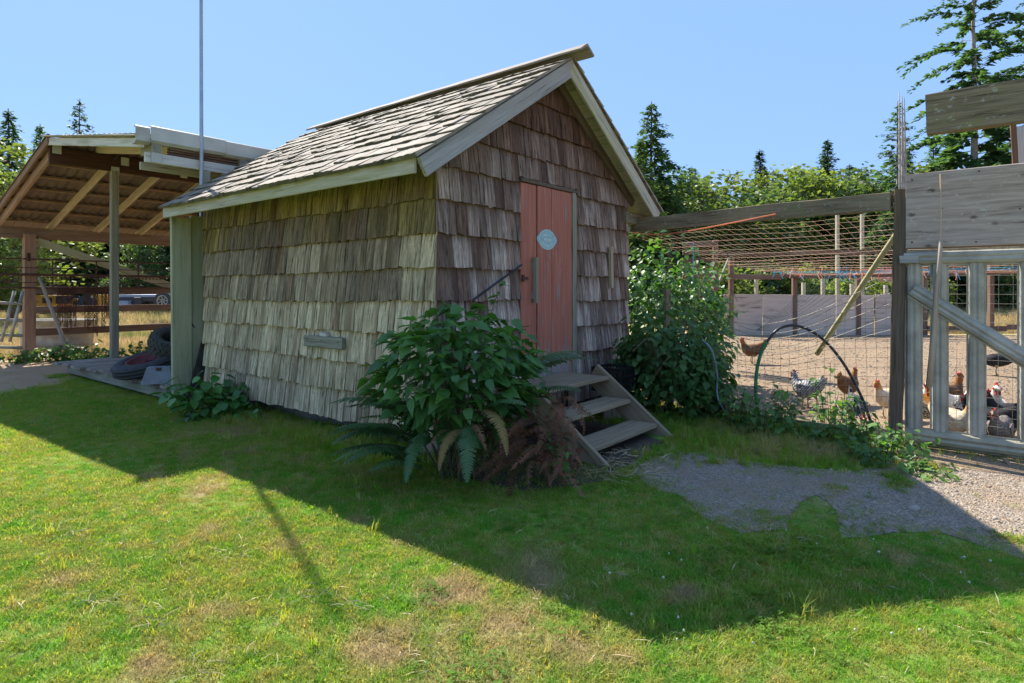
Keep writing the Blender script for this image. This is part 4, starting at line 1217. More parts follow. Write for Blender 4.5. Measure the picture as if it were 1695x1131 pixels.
# black crate behind the steps
cc = S(-.42, 2.42, .0)
cr = thing('black_crate', 'black plastic lattice crate beside the top of the steps', 'crate', cc)
Rc = Matrix((UR, -UL, UP)).transposed()
cw, cd_, chh, cz = .34, .34, .28, .34
tag(bar('wood_block', S(-.42, 2.42, 0), S(-.42, 2.42, cz - .002), .26, .26, 'step', None), 'wooden block under the black crate beside the steps', 'block')
def cbox(x, y, z, sx, sy, sz, nm): MB().box(cc + Rc @ Vector((x, y, z + cz)), (sx, sy, sz), Rc).build(nm, M['black_plastic'], cr)
for x in (-1, 1):
    for y in (-1, 1): cbox(x * cw / 2, y * cd_ / 2, chh / 2, .022, .022, chh, 'corner')
for sx, sy, lx, ly in ((0, -1, 1, 0), (0, 1, 1, 0), (-1, 0, 0, 1), (1, 0, 0, 1)):
    for z in (.012, .09, .17, chh - .015):
        cbox(sx * cw / 2, sy * cd_ / 2, z, cw if lx else .012, cd_ if ly else .012, .03 if z > .2 else .014, 'band')
    for k in range(-3, 4):
        cbox(sx * cw / 2 + lx * k * .045, sy * cd_ / 2 + ly * k * .045, chh / 2, .009 if lx else .009, .009, chh - .04, 'slat')
cbox(0, 0, .006, cw, cd_, .012, 'floor')

# ================================================================== plants
def leaf_geo(L, Wd, kind='ovate', fold=.25, curl=.25):
    prof = {'ovate': [(0, .03), (.10, .55), (.28, .95), (.5, .82), (.75, .42), (1, .0)],
            'heart': [(-.08, .35), (.06, .85), (.25, 1.0), (.48, .78), (.75, .38), (1.02, .0)],
            'lobed': [(-.06, .3), (.08, .8), (.22, 1.0), (.34, .66), (.52, .78), (.78, .30), (1.05, .0)],
            'round': [(-.04, .3), (.12, .8), (.35, 1.0), (.6, .9), (.85, .5), (1, .0)],
            'lance': [(0, .05), (.2, .7), (.4, 1.0), (.65, .75), (.85, .35), (1, .0)]}[kind]
    vs, fs = [], []
    for u, w in prof:
        x = u * L
        z = -curl * L * max(0, u) ** 2
        y = w * Wd / 2
        vs += [(x, y, z + fold * y + .02 * L * math.sin(u * 9)), (x, 0, z - .01 * L), (x, -y, z + fold * y + .02 * L * math.sin(u * 7 + 1))]
    for i in range(len(prof) - 1):
        a = i * 3
        fs += [(a, a + 3, a + 4, a + 1), (a + 1, a + 4, a + 5, a + 2)]
    return vs, fs
def leaf_kinds(n, L, Wd, kind, mat, fold=.25):
    return [MB().add(*leaf_geo(L * U(.85, 1.15), Wd * U(.85, 1.15), kind, fold * U(.5, 1.4), U(.05, .45))).mesh('leaf', M[mat], True) for _ in range(n)]
def leaf_frame(out, droop, roll):
    """X = tip direction, Z = upper face"""
    out = Vector(out); out.z = 0
    if out.length < 1e-3: out = Vector((1, 0, 0))
    out.normalize()
    x = out * math.cos(droop) - UP * math.sin(droop)
    z = out * math.sin(droop) + UP * math.cos(droop)
    R = Matrix((x, z.cross(x), z)).transposed()
    return R @ Matrix.Rotation(roll, 3, 'X')
def in_shed(p, m=.03):
    q = p - C0
    s_, t_ = q.dot(UL), q.dot(UR)
    return -m < s_ < LEN + .2 and -m < t_ < W + .2

# --- the dark bush at the near corner
BB = Vector((-.40, 4.80, 0))
bush = thing('leafy_bush', 'dark green broad-leaved bush crowding the near corner of the shed', 'bush', BB)
big_k = leaf_kinds(6, .155, .125, 'lobed', 'bush_leaf') + leaf_kinds(5, .15, .115, 'heart', 'bush_leaf')
young_k = leaf_kinds(4, .10, .07, 'lobed', 'bush_young')
def bush_pt(rmin):
    while True:
        v = Vector((U(-1, 1), U(-1, 1), U(-1, 1)))
        if rmin < v.length < 1: break
    bump = 1 + .22 * mnoise.noise((v.x * 2, v.y * 2, v.z * 2 + 3))
    return v, BB + Vector((v.x * .66 * bump - .06, v.y * .46 * bump - .02, .85 + v.z * .50 * bump))
cnt = 0
while cnt < 295:
    v, p = bush_pt(.78)
    if in_shed(p, .05) or p.z < .33 or (v.y > .55): continue
    R = leaf_frame(v + Vector((U(-.5, .5), U(-.6, .3), 0)), U(-.45, .45) if v.z < .5 else U(-.5, .25), U(-.5, .5))
    k = random.choice([U(.35, .7), U(.6, .95), U(.8, 1.15)])
    inst('leaf', random.choice(big_k), bush, Matrix.Translation(p) @ R.to_4x4() @ Matrix.Scale(k, 4)); cnt += 1
mb = MB()
for i in range(620):
    v, p = bush_pt(.25)
    if in_shed(p, .05) or p.z < .25: continue
    vs, fs = leaf_geo(.12 * U(.7, 1.2), .09 * U(.7, 1.2), 'heart', .25, U(0, .4))
    R = leaf_frame(v + Vector((U(-.6, .6), U(-.6, .6), 0)), U(-.1, .9), U(-.6, .6))
    mb.add([p + R @ Vector(q) for q in vs], fs)
tag(mb.build('inner_foliage', M['bush_leaf'], bush, smooth=True), kind='stuff')
for i in range(30):
    v, p = bush_pt(.7)
    if in_shed(p, .05): continue
    b0 = BB + Vector((U(-.18, .18), U(-.12, .12), 0))
    MB().tube(smooth_line([b0, b0.lerp(p, .5) + UP * U(.05, .25), p], 7), [.009 - .0008 * k for k in range(8)], 5).build('stem', M['stem'], bush)
for (px, py, d, n) in ((832, 466, 5.55, 13), (735, 500, 5.05, 9), (792, 505, 5.3, 8), (690, 540, 4.9, 6)):
    tip = at(px, py, d); b0 = BB + Vector((U(-.1, .2), .1, .9))
    ln = smooth_line([b0, b0.lerp(tip, .55) + UP * .06, tip], 10)
    MB().tube(ln, [.007 - .0005 * k for k in range(11)], 5).build('stem', M['stem_red'], bush)
    for k in range(n):
        p = ln[min(10, int(3 + 8 * k / n))] + Vector((U(-.02, .02), U(-.02, .02), U(-.02, .02)))
        inst('young_leaf', random.choice(young_k if px != 735 else big_k), bush, Matrix.Translation(p) @ leaf_frame((U(-1, 1), U(-1, .4), 0), U(-.2, .6), U(-.5, .5)).to_4x4() @ Matrix.Scale(U(.6, 1.1), 4))

for k in range(34):
    v, p = bush_pt(.85)
    if in_shed(p, .05) or v.z < .15 or v.y > .5: continue
    inst('young_leaf', random.choice(young_k), bush, Matrix.Translation(p) @ leaf_frame(v + Vector((U(-.5, .5), U(-.6, .3), 0)), U(-.6, .2), U(-.5, .5)).to_4x4() @ Matrix.Scale(U(.7, 1.2), 4))
# --- ferns
def frond_geo(L, arch, npair=24, wid=.20, ragged=0.0, thin=.46):
    vs, fs = [], []
    pts = []
    ang = arch[0]
    x = z = 0.0
    n = npair + 4
    for i in range(n + 1):
        pts.append((x, z, ang))
        a = arch[0] + (arch[1] - arch[0]) * (i / n) ** 1.1
        x += L / n * math.cos(a); z += L / n * math.sin(a); ang = a
    for i in range(n):                                   # midrib
        (x0, z0, _), (x1, z1, _) = pts[i], pts[i + 1]
        w = .004 * (1 - i / n) + .0012
        b = len(vs)
        vs += [(x0, -w, z0), (x0, w, z0), (x1, w, z1), (x1, -w, z1)]; fs.append((b, b + 3, b + 2, b + 1))
    for i in range(3, n):
        u = (i - 3) / (n - 3)
        pl_ = wid * .5 * L * (math.sin(math.pi * min(1, .18 + u * .82)) ** .7) * (1 - .15 * u) * (1.25 if u < .5 else 1)
        if pl_ < .004: continue
        x0, z0, a = pts[i]
        fw = .45 + .25 * u
        hw = L / n * thin
        for sd in (-1, 1):
            if random.random() < ragged: continue
            q = pl_ * U(.9, 1.08)
            tipx = x0 + q * fw * math.cos(a) * .5
            dz = -q * U(.10, .35) + q * fw * math.sin(a) * .5
            b = len(vs)
            vs += [(x0 - hw * math.cos(a), sd * .002, z0 - hw * math.sin(a)), (x0 + hw * math.cos(a), sd * .002, z0 + hw * math.sin(a)),
                   (x0 + q * .25 + hw * .8, sd * q * .6, z0 + dz * .4 + hw * math.sin(a)), (tipx + hw * .1, sd * q, z0 + dz), (x0 + q * .18 - hw * .8, sd * q * .55, z0 + dz * .4 - hw * math.sin(a))]
            fs.append((b, b + 1, b + 2, b + 3, b + 4) if sd < 0 else (b + 4, b + 3, b + 2, b + 1, b))
    return vs, fs
def frond_kinds(n, L, mat, a0=(.9, 1.2), a1=(-.9, -.3), ragged=0.0, wid=.20):
    return [MB().add(*frond_geo(L, (U(*a0), U(*a1)), 26, wid, ragged, (.30 if ragged else .44))).mesh('frond', M[mat]) for _ in range(n)]
FG = frond_kinds(6, .78, 'fern', (.5, .9), (-.95, -.3), 0, .30)
FH = frond_kinds(3, .62, 'fern', (-.2, .25), (-1.5, -1.2), 0, .27)
FT = frond_kinds(3, .62, 'fern_tan', (.2, .6), (-1.5, -1.2))
FDd = frond_kinds(6, .55, 'fern_dead', (.1, .9), (-1.55, -.8), .2, .17)
def fern(name, label, base, spec):
    th = thing(name, label, 'fern', base)
    for kinds, az, off, z, k, tilt in spec:
        b = Vector(base) + Vector((off * math.cos(math.radians(az)), off * math.sin(math.radians(az)), z))
        R = Matrix.Rotation(math.radians(az), 3, 'Z') @ Matrix.Rotation(tilt, 3, 'X')
        nm = 'dead_frond' if kinds in (FDd,) else ('tan_frond' if kinds is FT else 'frond')
        inst(nm, random.choice(kinds), th, Matrix.Translation(b) @ R.to_4x4() @ Matrix.Scale(k, 4))
    return th
fern('sword_fern', 'green sword fern spreading from the left foot of the dark bush', (-.62, 4.74, .02),
     [(FG, 195, .08, .22, 1.05, .1), (FG, 182, .08, .40, 1.05, -.1), (FG, 210, .1, .30, .95, .1), (FG, 222, .1, .12, .95, .0), (FG, 190, .1, .06, 1.0, .1), (FG, 200, .05, .18, .95, .2), (FG, 188, .05, .33, 1.0, -.2), (FG, 175, .05, .45, .95, .1), (FG, 215, .05, .10, 1.05, .15), (FG, 228, .06, .05, .8, -.2), (FG, 165, .05, .35, .85, .3), (FH, 250, .05, .42, .9, .1), (FG, 205, .04, .48, .75, -.1), (FG, 150, .04, .42, .8, .1)])
fern('sword_fern', 'sword fern with hanging green and tan fronds at the front of the bush', (-.30, 4.55, .02),
     [(FH, 268, .06, .52, .95, .05), (FT, 245, .08, .46, .85, .1), (FT, 300, .10, .60, .95, -.1), (FG, 320, .05, .55, .7, .2), (FG, 60, .05, .8, .75, .1), (FG, 20, .1, .75, .8, .1), (FG, 350, .08, .62, .75, -.2), (FDd, 230, .06, .38, .85, .2), (FDd, 262, .05, .30, .8, -.2), (FDd, 285, .05, .42, .9, .2)])
fern('sword_fern', 'fern of upright green fronds in front of the red door', (.02, 5.06, .22),
     [(FG, 70, .05, .50, .85, .1), (FG, 100, .05, .55, .9, -.1), (FG, 30, .05, .55, .85, .2), (FG, 5, .05, .5, .95, 0), (FG, 330, .05, .35, .8, .2), (FG, 140, .05, .5, .7, .1), (FG, 290, .05, .35, .6, -.1), (FG, 350, .1, .62, .7, 0)])
spec = []
for i in range(44): spec.append((FDd, U(180, 300), U(0, .36), U(.06, .62), U(.65, 1.15), U(-.8, .8)))
fern('dead_fern', 'heap of dead brown fern fronds at the right foot of the dark bush', (.28, 4.90, .02), spec)
spec = []
th = thing('dead_fern', 'tangle of dead brown fern leaning on the left step stringer', 'fern', S(-.9, .5, 0))
for i in range(34):
    o_ = U(.45, 1.25)
    b_ = S(-o_, U(.42, .68), max(.05, (.56 - .55 * (o_ - .45)) * U(.35, .95)))
    inst('dead_frond', random.choice(FDd), th, Matrix.Translation(b_) @ (Matrix.Rotation(math.radians(U(185, 285)), 3, 'Z') @ Matrix.Rotation(U(-.8, .8), 3, 'X')).to_4x4() @ Matrix.Scale(U(.55, .95), 4))

# --- broad-leaved plants
def leafy_plant(name, label, cat, base, stems, H, spread, kinds, per, stem_mat='stem', scale=(.7, 1.15), lean=(0, 0), joined=False, jit=.05, group=None, lowest=.2):
    th = thing(name, label, cat, base, group)
    base = Vector(base)
    mbs = MB(); mbl = MB()
    for i in range(stems):
        a = U(0, 2 * math.pi); r = spread * math.sqrt(U(0, 1))
        h = H * U(.55, 1.05) * (1 - .35 * (r / max(spread, .01)) ** 2)
        b0 = base + Vector((r * .55 * math.cos(a), r * .55 * math.sin(a), 0))
        tip = base + Vector((r * math.cos(a) + lean[0] * h, r * math.sin(a) + lean[1] * h, h))
        ln = smooth_line([b0, b0.lerp(tip, .5) + Vector((U(-.03, .03), U(-.03, .03), .06 * h)), tip], 8)
        st_ = MB().tube(ln, [.005 - .0004 * k for k in range(9)], 4)
        if joined: mbs.add(st_.v, st_.f)
        else: st_.build('stem', M[stem_mat], th)
        for k in range(per):
            u = lowest + (1 - lowest) * (k + U(0, 1)) / per
            q = ln[min(8, int(u * 8))] + Vector((U(-jit, jit), U(-jit, jit), U(-jit, jit) * .6))
            if in_shed(q, .03) or q.z < .015: continue
            R = leaf_frame((math.cos(a + k * 2.4) + .5 * math.cos(a), math.sin(a + k * 2.4) - .35, 0), U(-.15, .75), U(-.4, .4))
            me = random.choice(kinds); mw = Matrix.Translation(q) @ R.to_4x4() @ Matrix.Scale(U(*scale), 4)
            if joined:
                mbl.add([mw @ v.co for v in me.vertices], [tuple(p.vertices) for p in me.polygons])
            else: inst('leaf', me, th, mw)
    if joined:
        mbs.build('stems', M[stem_mat], th)['kind'] = 'stuff'
        mbl.build('foliage', kinds[0].materials[0], th, smooth=True)['kind'] = 'stuff'
    return th
LR = leaf_kinds(7, .13, .115, 'round', 'low_leaf', .15)
leafy_plant('round_leaved_plant', 'low mound of round bright green leaves at the foot of the wing panel', 'plant', gnd(342, 690), 34, .60, .50, LR, 6, lean=(-.05, .0), scale=(.75, 1.2))
leafy_plant('round_leaved_plant', 'small trailing plant with round leaves under the side wall shingles', 'plant', gnd(440, 692), 9, .20, .40, LR, 4, scale=(.5, .9))
LN = leaf_kinds(7, .095, .062, 'ovate', 'weed', .2)
leafy_plant('nettle_clump', 'bright green leafy weed clump spilling from the foot of the fence post', 'weeds', gnd(1462, 762), 26, .34, .42, LN, 8, scale=(.6, 1.15), lowest=.05)
leafy_plant('nettle_clump', 'low pale leafy weeds before the gate bottom rail', 'weeds', gnd(1528, 785), 12, .17, .30, LN, 7, scale=(.45, .9), lowest=.05)
for px, py, h, n, lab in ((1222, 712, .62, 9, 'leafy weed by the foot of the green hoop leg'), (1292, 712, .62, 8, 'tall weed inside the hoop in front of the barred grey hen'), (1262, 722, .40, 9, 'low weed under the green hoop leg'),
                          (1377, 712, .72, 10, 'tall light green weed before the brown hen near the hoop'), (1340, 728, .26, 8, 'low weed in the middle of the hoop'), (1418, 735, .36, 9, 'weed at the right foot of the black hoop')):
    leafy_plant('fence_weed', lab, 'weeds', gnd(px, py), int(n * 1.5), h, .26, LN, 10, 'stem_red', (.55, 1.15), joined=False, lowest=.15)
leafy_plant('bright_weed', 'small bright green leafy plant among the dead fern left of the steps', 'weeds', (.33, 4.66, 0), 9, .50, .16, LN, 8, scale=(.5, .9), lowest=.35)
for px, d, h, lab in ((85, 12.6, .42, 'green weeds at the foot of the leaning stick'), (135, 12.9, .50, 'green weeds under the middle chain bundle'), (165, 12.7, .40, 'green weeds left of the grey barn post'), (30, 12.3, .36, 'green weeds at the foot of the brown barn post'), (230, 13.2, .45, 'green weeds behind the tyres on the deck')):
    leafy_plant('fence_weed', lab, 'weeds', ((px - 847.5) / 1000 * d, d, 0), 14, h, .55, LN, 9, 'stem', (.9, 1.6), joined=True, lowest=.1)
# brambles by the shed corner
LBk = leaf_kinds(6, .092, .074, 'ovate', 'bramble', .25)
def bramble(name, label, pts, R_, H, n, kinds=LBk):
    c = sum((Vector(p) for p in pts), Vector()) / len(pts)
    th = thing(name, label, 'bramble', (c.x, c.y, 0))
    mb = MB(); 
    for i in range(n):
        k = random.randrange(len(pts)); p0 = Vector(pts[k]); h = H[k]; rr = R_[k]
        while True:
            v = Vector((U(-1, 1), U(-1, 1), U(-1, 1)))
            if .35 < v.length < 1: break
        bump = 1 + .75 * mnoise.noise((v.x * 2.4 + k * 5, v.y * 2.4, v.z * 2.4))
        q = Vector((p0.x + v.x * rr * bump, p0.y + v.y * rr * bump, h * .5 + v.z * h * .5 * bump))
        if q.z < .02 or in_shed(q, .02): continue
        me = random.choice(kinds)
        Rm = leaf_frame(v + Vector((U(-.6, .6), U(-.8, .4), 0)), U(-.1, .9), U(-.6, .6)) @ Matrix.Scale(U(.65, 1.2), 3)
        mb.add([q + Rm @ w.co for w in me.vertices], [tuple(p.vertices) for p in me.polygons])
    mb.build('foliage', kinds[0].materials[0], th, smooth=True)['kind'] = 'stuff'
    for i in range(14):
        k = random.randrange(len(pts)); p0 = Vector(pts[k]); h = H[k]; rr = R_[k]
        a = Vector((p0.x + U(-.2, .2), p0.y + U(-.2, .2), 0)); b = Vector((p0.x + U(-1, 1) * rr, p0.y + U(-1, 1) * rr, h * U(.6, 1.08)))
        MB().tube(smooth_line([a, a.lerp(b, .55) + UP * .12, b, b + Vector((U(-.25, .25), U(-.2, .2), -U(.05, .25)))], 12), .005, 4).build('cane', M['stem_red'], th)
    return th
def P2(px, d): return ((px - 847.5) / 1000 * d, d, 0)
bramble('bramble_thicket', 'tall dark bramble thicket behind the wire beside the far shed corner', [P2(1060, 8.7), P2(1105, 8.9), P2(1145, 9.2), P2(1172, 9.6)], [.48, .50, .48, .40], [2.2, 2.12, 2.05, 1.7], 4200)
bramble('bramble_bush', 'lower bramble bush growing over the wire right of the steps', [P2(1072, 7.25), P2(1110, 7.1), P2(1148, 6.95), P2(1172, 6.9), P2(1052, 7.45)], [.36, .42, .38, .28, .25], [1.18, 1.28, 1.12, .72, 1.0], 3000)
# slatted wood seen behind the thicket
sl = thing('slat_screen', 'reddish slatted screen half hidden behind the bramble thicket', 'screen', P2(1165, 11.5))
for k in range(9): bar('slat', at(1130, 405 + k * 13, 11.5), at(1182, 405 + k * 13, 11.5), .03, .10, 'rail_brown', sl)
bar('post', at(1184, 560, 11.55), at(1184, 398, 11.55), .09, .09, 'rail_brown', sl, up=(0, 1, 0))

# ================================================================== far side of the chicken yard
FY = 20.0
yf = thing('yard_fence', 'board and panel fence along the far side of the chicken yard', 'fence', (10, FY, 0))
def yp(px, z, d=FY): return Vector(((px - 847.5) / 1000 * d, d, z))
xs = [1198, 1262, 1318, 1384, 1448, 1492, 1536]
tops = [1.36, 1.35, 1.34, 1.33, 1.36, 1.26, 1.3]
for i in range(len(xs) - 1):
    a, b = yp(xs[i], 0), yp(xs[i + 1], 0)
    me = bar('panel', Vector((a.x + .01, FY + U(-.03, .03), tops[i] / 2)), Vector((b.x - .01, FY + U(-.03, .03), tops[i] / 2 - .01)), .02, tops[i], 'yard_ply', yf)
for z, x0, x1 in ((2.68, 1188, 1760), (1.93, 1205, 1790), (.0 + .22, 1536, 1790)):
    xx = x0
    while xx < x1:
        x2 = min(x1, xx + U(85, 130)); dz = (xx - x0) * .0004
        bar('rail', yp(xx, z + dz, FY - .06), yp(x2, z + dz + U(-.02, .02), FY - .06), .045, .17, 'rail_brown', yf); xx = x2
for px, zt in ((1210, 2.7), (1315, 2.25), (1420, 1.95), (1530, 2.75), (1640, 2.7), (1760, 2.7)):
    bar('post', yp(px, 0, FY + .05), yp(px, zt, FY + .05), .14, .14, 'rail_brown', yf, up=(0, 1, 0))
bar('brace', yp(1178, 1.2, FY - .2), yp(1208, 2.6, FY - .1), .05, .12, 'post_grey', yf, up=(0, 1, 0))
for i, (px, y0, d) in enumerate(((1386, 352, 27), (1427, 355, 27), (1252, 455, 24), (1330, 468, 25), (1362, 462, 25), (1410, 470, 25), (1466, 472, 25))):
    tag(bar('pale_post', (yp(px, 0, d)), at(px, y0, d), .13, .13, 'pale_board', None, up=(0, 1, 0)),
        ['tall pale post left of the pair beyond the yard fence', 'tall pale post right of the pair beyond the yard fence', 'short pale stake behind the left yard panels', 'short pale stake right of the brown yard post', 'short pale stake left of the tall pale posts', 'short pale stake between the two tall pale posts', 'short pale stake nearest the little red shed'][i], 'post', 'pale posts beyond the yard')
rs = thing('red_shed', 'small shed with a reddish roof beyond the chicken yard', 'shed', yp(1470, 0, 32))
a, b = yp(1448, 0, 32), yp(1512, 0, 32)
MB().box(((a.x + b.x) / 2, 33, 1.0), (b.x - a.x, 2, 2.0)).build('wall', M['grey_wall'], rs)
zr = 1.5 + .036 * 32
vs = [Vector((a.x - .15, 31.8, 1.85)), Vector((b.x + .15, 31.8, 1.85)), Vector((b.x + .15, 33, zr)), Vector((a.x - .15, 33, zr)), Vector((a.x - .15, 34.2, 1.85)), Vector((b.x + .15, 34.2, 1.85))]
MB().add(vs + [v - UP * .1 for v in vs], [(0, 1, 2, 3), (3, 2, 5, 4), (6, 9, 8, 7), (9, 10, 11, 8), (0, 6, 7, 1), (1, 7, 8, 2), (2, 8, 11, 5), (0, 3, 9, 6), (3, 4, 10, 9)]).build('roof', M['red_roof'], rs)
MB().box((a.x + .5, 31.97, .9), (.5, .04, 1.6)).build('door', M['white_lumber'], rs)

# ================================================================== chickens
def feather_mat(name, c1, c2, bars=0, neck=None):
    m = NT(name)
    co = m.n('ShaderNodeTexCoord').outputs['Object']
    nz = m.noise(co, 40, 4)
    if bars:
        wv = m.n('ShaderNodeTexWave', {'Vector': co, 'Scale': bars, 'Distortion': 6.0, 'Detail': 3.0, 'Detail Scale': 3.0}, bands_direction='DIAGONAL').outputs[0]
        col = m.mix(m.step(wv, .35, .65), c1, c2)
    else:
        col = m.mix(m.step(nz, .35, .65), c1, c2)
    if neck:
        z = m.n('ShaderNodeSeparateXYZ', {0: co}).outputs[2]
        col = m.mix(m.step(z, .325, .375), col, neck)
    sc_ = m.noise(m.n('ShaderNodeMapping', {'Vector': co, 'Scale': (22, 60, 60)}).outputs[0], 1.0, 3)
    return m.done(m.bsdf(col, .75, m.bump(sc_, .6, .006), spec=.2))
FM = {'barred': feather_mat('barred_feathers', (.42, .42, .42), (.035, .035, .04), 18), 'dark': feather_mat('dark_barred_feathers', (.16, .16, .17), (.02, .02, .025), 16),
      'brown': feather_mat('brown_feathers', (.17, .085, .035), (.08, .04, .02), 0, (.26, .10, .025)), 'white': feather_mat('white_feathers', (.72, .67, .58), (.58, .52, .44)),
      'black': feather_mat('black_feathers', (.018, .018, .022), (.03, .028, .03)), 'tan': feather_mat('cream_feathers', (.62, .55, .44), (.48, .38, .26), 0, (.50, .22, .05)),
      'silver': feather_mat('silver_laced_feathers', (.62, .60, .58), (.04, .04, .045), 14, (.68, .65, .6)), 'grey': feather_mat('grey_brown_feathers', (.26, .22, .19), (.12, .10, .09), 20)}
def chicken_body(head_up=True):
    if head_up:
        sp = [(-.255, .365, .006, .020), (-.225, .355, .022, .050), (-.175, .315, .048, .075), (-.11, .270, .080, .092), (-.03, .240, .100, .110), (.05, .240, .097, .110), (.105, .268, .074, .085), (.135, .312, .049, .056), (.150, .352, .036, .040), (.158, .388, .030, .033), (.168, .410, .030, .030), (.190, .420, .025, .024), (.208, .416, .014, .014), (.216, .412, .003, .003)]
    else:
        sp = [(-.255, .33, .006, .020), (-.225, .325, .022, .050), (-.175, .30, .048, .075), (-.11, .270, .080, .092), (-.03, .250, .100, .105), (.05, .240, .097, .105), (.115, .235, .074, .083), (.165, .220, .049, .055), (.200, .195, .036, .040), (.225, .170, .030, .032), (.245, .155, .030, .030), (.262, .143, .025, .024), (.274, .134, .014, .014), (.280, .130, .003, .003)]
    n = 16; vs = []; fs = []
    for i, (x, z, ry, rz) in enumerate(sp):
        x0, z0 = sp[max(0, i - 1)][:2]; x1, z1 = sp[min(len(sp) - 1, i + 1)][:2]
        t = Vector((x1 - x0, 0, z1 - z0)).normalized()
        up = Vector((-t.z, 0, t.x))
        for k in range(n):
            a = 2 * math.pi * k / n
            vs.append(Vector((x, 0, z)) + Vector((0, 1, 0)) * ry * math.cos(a) + up * rz * math.sin(a))
    for i in range(len(sp) - 1):
        for k in range(n):
            k2 = (k + 1) % n
            fs.append((i * n + k, i * n + k2, (i + 1) * n + k2, (i + 1) * n + k))
    fs.append(tuple(range(n))); fs.append(tuple((len(sp) - 1) * n + k for k in range(n - 1, -1, -1)))
    return vs, fs, Vector((sp[10][0], 0, sp[10][1]))
def extrude_plate(poly, th, c):                          # outline in XZ
    n = len(poly)
    vs = [c + Vector((x, -th, z)) for x, z in poly] + [c + Vector((x, th, z)) for x, z in poly]
    return vs, [tuple(range(n)), tuple(range(2 * n - 1, n - 1, -1))] + [(i, n + i, n + (i + 1) % n, (i + 1) % n) for i in range(n)]
CK = {}
def chicken_parts(up, rooster):
    key = (up, rooster)
    if key in CK: return CK[key]
    vs, fs, h = chicken_body(up)
    parts = [('body', MB().add(vs, fs), None, True)]
    s_ = 1.7 if rooster else 1.0
    comb = [(-.030, .018), (-.036, .040 * s_), (-.022, .034 * s_), (-.012, .052 * s_), (0, .036 * s_), (.012, .050 * s_), (.020, .032 * s_), (.030, .036 * s_), (.032, .012)]
    v, f = extrude_plate(comb, .005, h); parts.append(('comb', MB().add(v, f), 'red_flesh', False))
    for sd in (-1, 1):
        wt = [(.018, -.012), (.030, -.014), (.034, -.034 * s_), (.024, -.046 * s_), (.014, -.034 * s_)]
        v, f = extrude_plate(wt, .004, h + Vector((0, sd * .013, 0))); parts.append(('wattle', MB().add(v, f), 'red_flesh', False))
        v, f = extrude_plate([(.012 * math.cos(a), .012 * math.sin(a)) for a in np.linspace(0, 2 * math.pi, 9)[:-1]], .003, h + Vector((.012, sd * .027, .004)))
        parts.append(('cheek', MB().add(v, f), 'red_flesh', False))
        parts.append(('eye', MB().lathe([(.0005, .005), (.004, .003), (.005, 0), (.0005, -.002)], 8, Matrix.Translation(h + Vector((.014, sd * .0305, .006))) @ Matrix.Rotation(-sd * math.pi / 2, 4, 'X'), False), 'eye', True))
    parts.append(('beak', MB().tube([h + Vector((.036, 0, .003)), h + Vector((.052, 0, .001)), h + Vector((.066, 0, -.007))], [.011, .008, .001], 7), 'beak', True))
    for sd in (-1, 1):
        b = MB().tube([(.005, sd * .048, .185), (.0, sd * .05, .13)], [.030, .013], 8)
        b.tube([(.0, sd * .05, .14), (.012, sd * .05, .07), (.0, sd * .052, .012)], [.010, .008, .008], 6)
        for az in (-35, 0, 35, 180):
            a = math.radians(az)
            b.tube([(0, sd * .052, .010), ((.055 if az != 180 else .03) * math.cos(a), sd * .052 + .055 * math.sin(a), .005)], [.007, .003], 5)
        parts.append(('leg', b, 'beak', True))
        wg = MB()
        pts = [(.07, .275), (.03, .305), (-.05, .300), (-.13, .285), (-.185, .262), (-.13, .225), (-.05, .195), (.03, .205)]
        cy = .094
        v, f = extrude_plate([(x, z - h.z) for x, z in pts], .010, Vector((0, sd * (cy - .004), h.z)))
        v = [p + Vector((0, -sd * max(0, (-p.x - .02)) * .30, 0)) for p in v]
        parts.append(('wing', wg.add(v, f), None, False))
    tb = MB()
    L = .20 if rooster else .12
    for k in range(7):
        a = math.radians(105 + k * 9); y = (k % 3 - 1) * .012
        d = Vector((math.cos(a), 0, math.sin(a))); c = Vector((-.195, y, .335))
        w = Vector((-d.z, 0, d.x)) * .022
        e = c + d * L * U(.8, 1.1) + Vector((-.05 if rooster else 0, 0, -.01 * k))
        q = [c - w * .6, c + w * .6, c + d * L * .6 + w, e, c + d * L * .6 - w]
        tb.add([p + Vector((0, .003, 0)) for p in q] + [p - Vector((0, .003, 0)) for p in q], [(0, 1, 2, 3, 4), (9, 8, 7, 6, 5)] + [(i, 5 + i, 5 + (i + 1) % 5, (i + 1) % 5) for i in range(5)])
    parts.append(('tail_feathers', tb, None, False))
    CK[key] = parts
    return parts
def chicken(px, py, face, k, feathers, label, up=True, rooster=False, d=None):
    p = gnd(px, py) if d is None else Vector(((px - 847.5) / 1000 * d, d, 0))
    th = thing('chicken', label, 'chicken', p, 'chickens in the yard')
    mw = Matrix.Translation(p + UP * .006) @ Matrix.Rotation(math.radians(face), 4, 'Z') @ Matrix.Scale(k * .92, 4)
    for nm, mb, mt, sm in chicken_parts(up, rooster):
        me = mb.mesh(nm, M[mt] if mt else FM[feathers], sm)
        put(bpy.data.objects.new(nm, me), th, mw)
chicken(1245, 0, 172, 1.25, 'brown', 'small brown hen walking far back in the yard left of the hoop', d=12.2)
chicken(1334, 674, 118, 1.12, 'barred', 'barred grey hen standing inside the hoop', d=7.6)
chicken(1404, 0, 35, 1.12, 'brown', 'brown hen with red comb behind the tall weed', d=7.9)
chicken(1417, 0, 255, 1.05, 'dark', 'dark barred hen bending forward at the right leg of the hoop', up=False, d=6.55)
chicken(1470, 0, 200, 1.1, 'tan', 'cream hen mostly hidden behind the fence post', d=7.0)
chicken(1530, 0, 245, 1.42, 'silver', 'silver laced rooster between the first two gate slats', rooster=True, d=6.25)
chicken(1586, 0, 15, 1.15, 'white', 'white hen with raised tail behind the second gate slat', d=6.45)
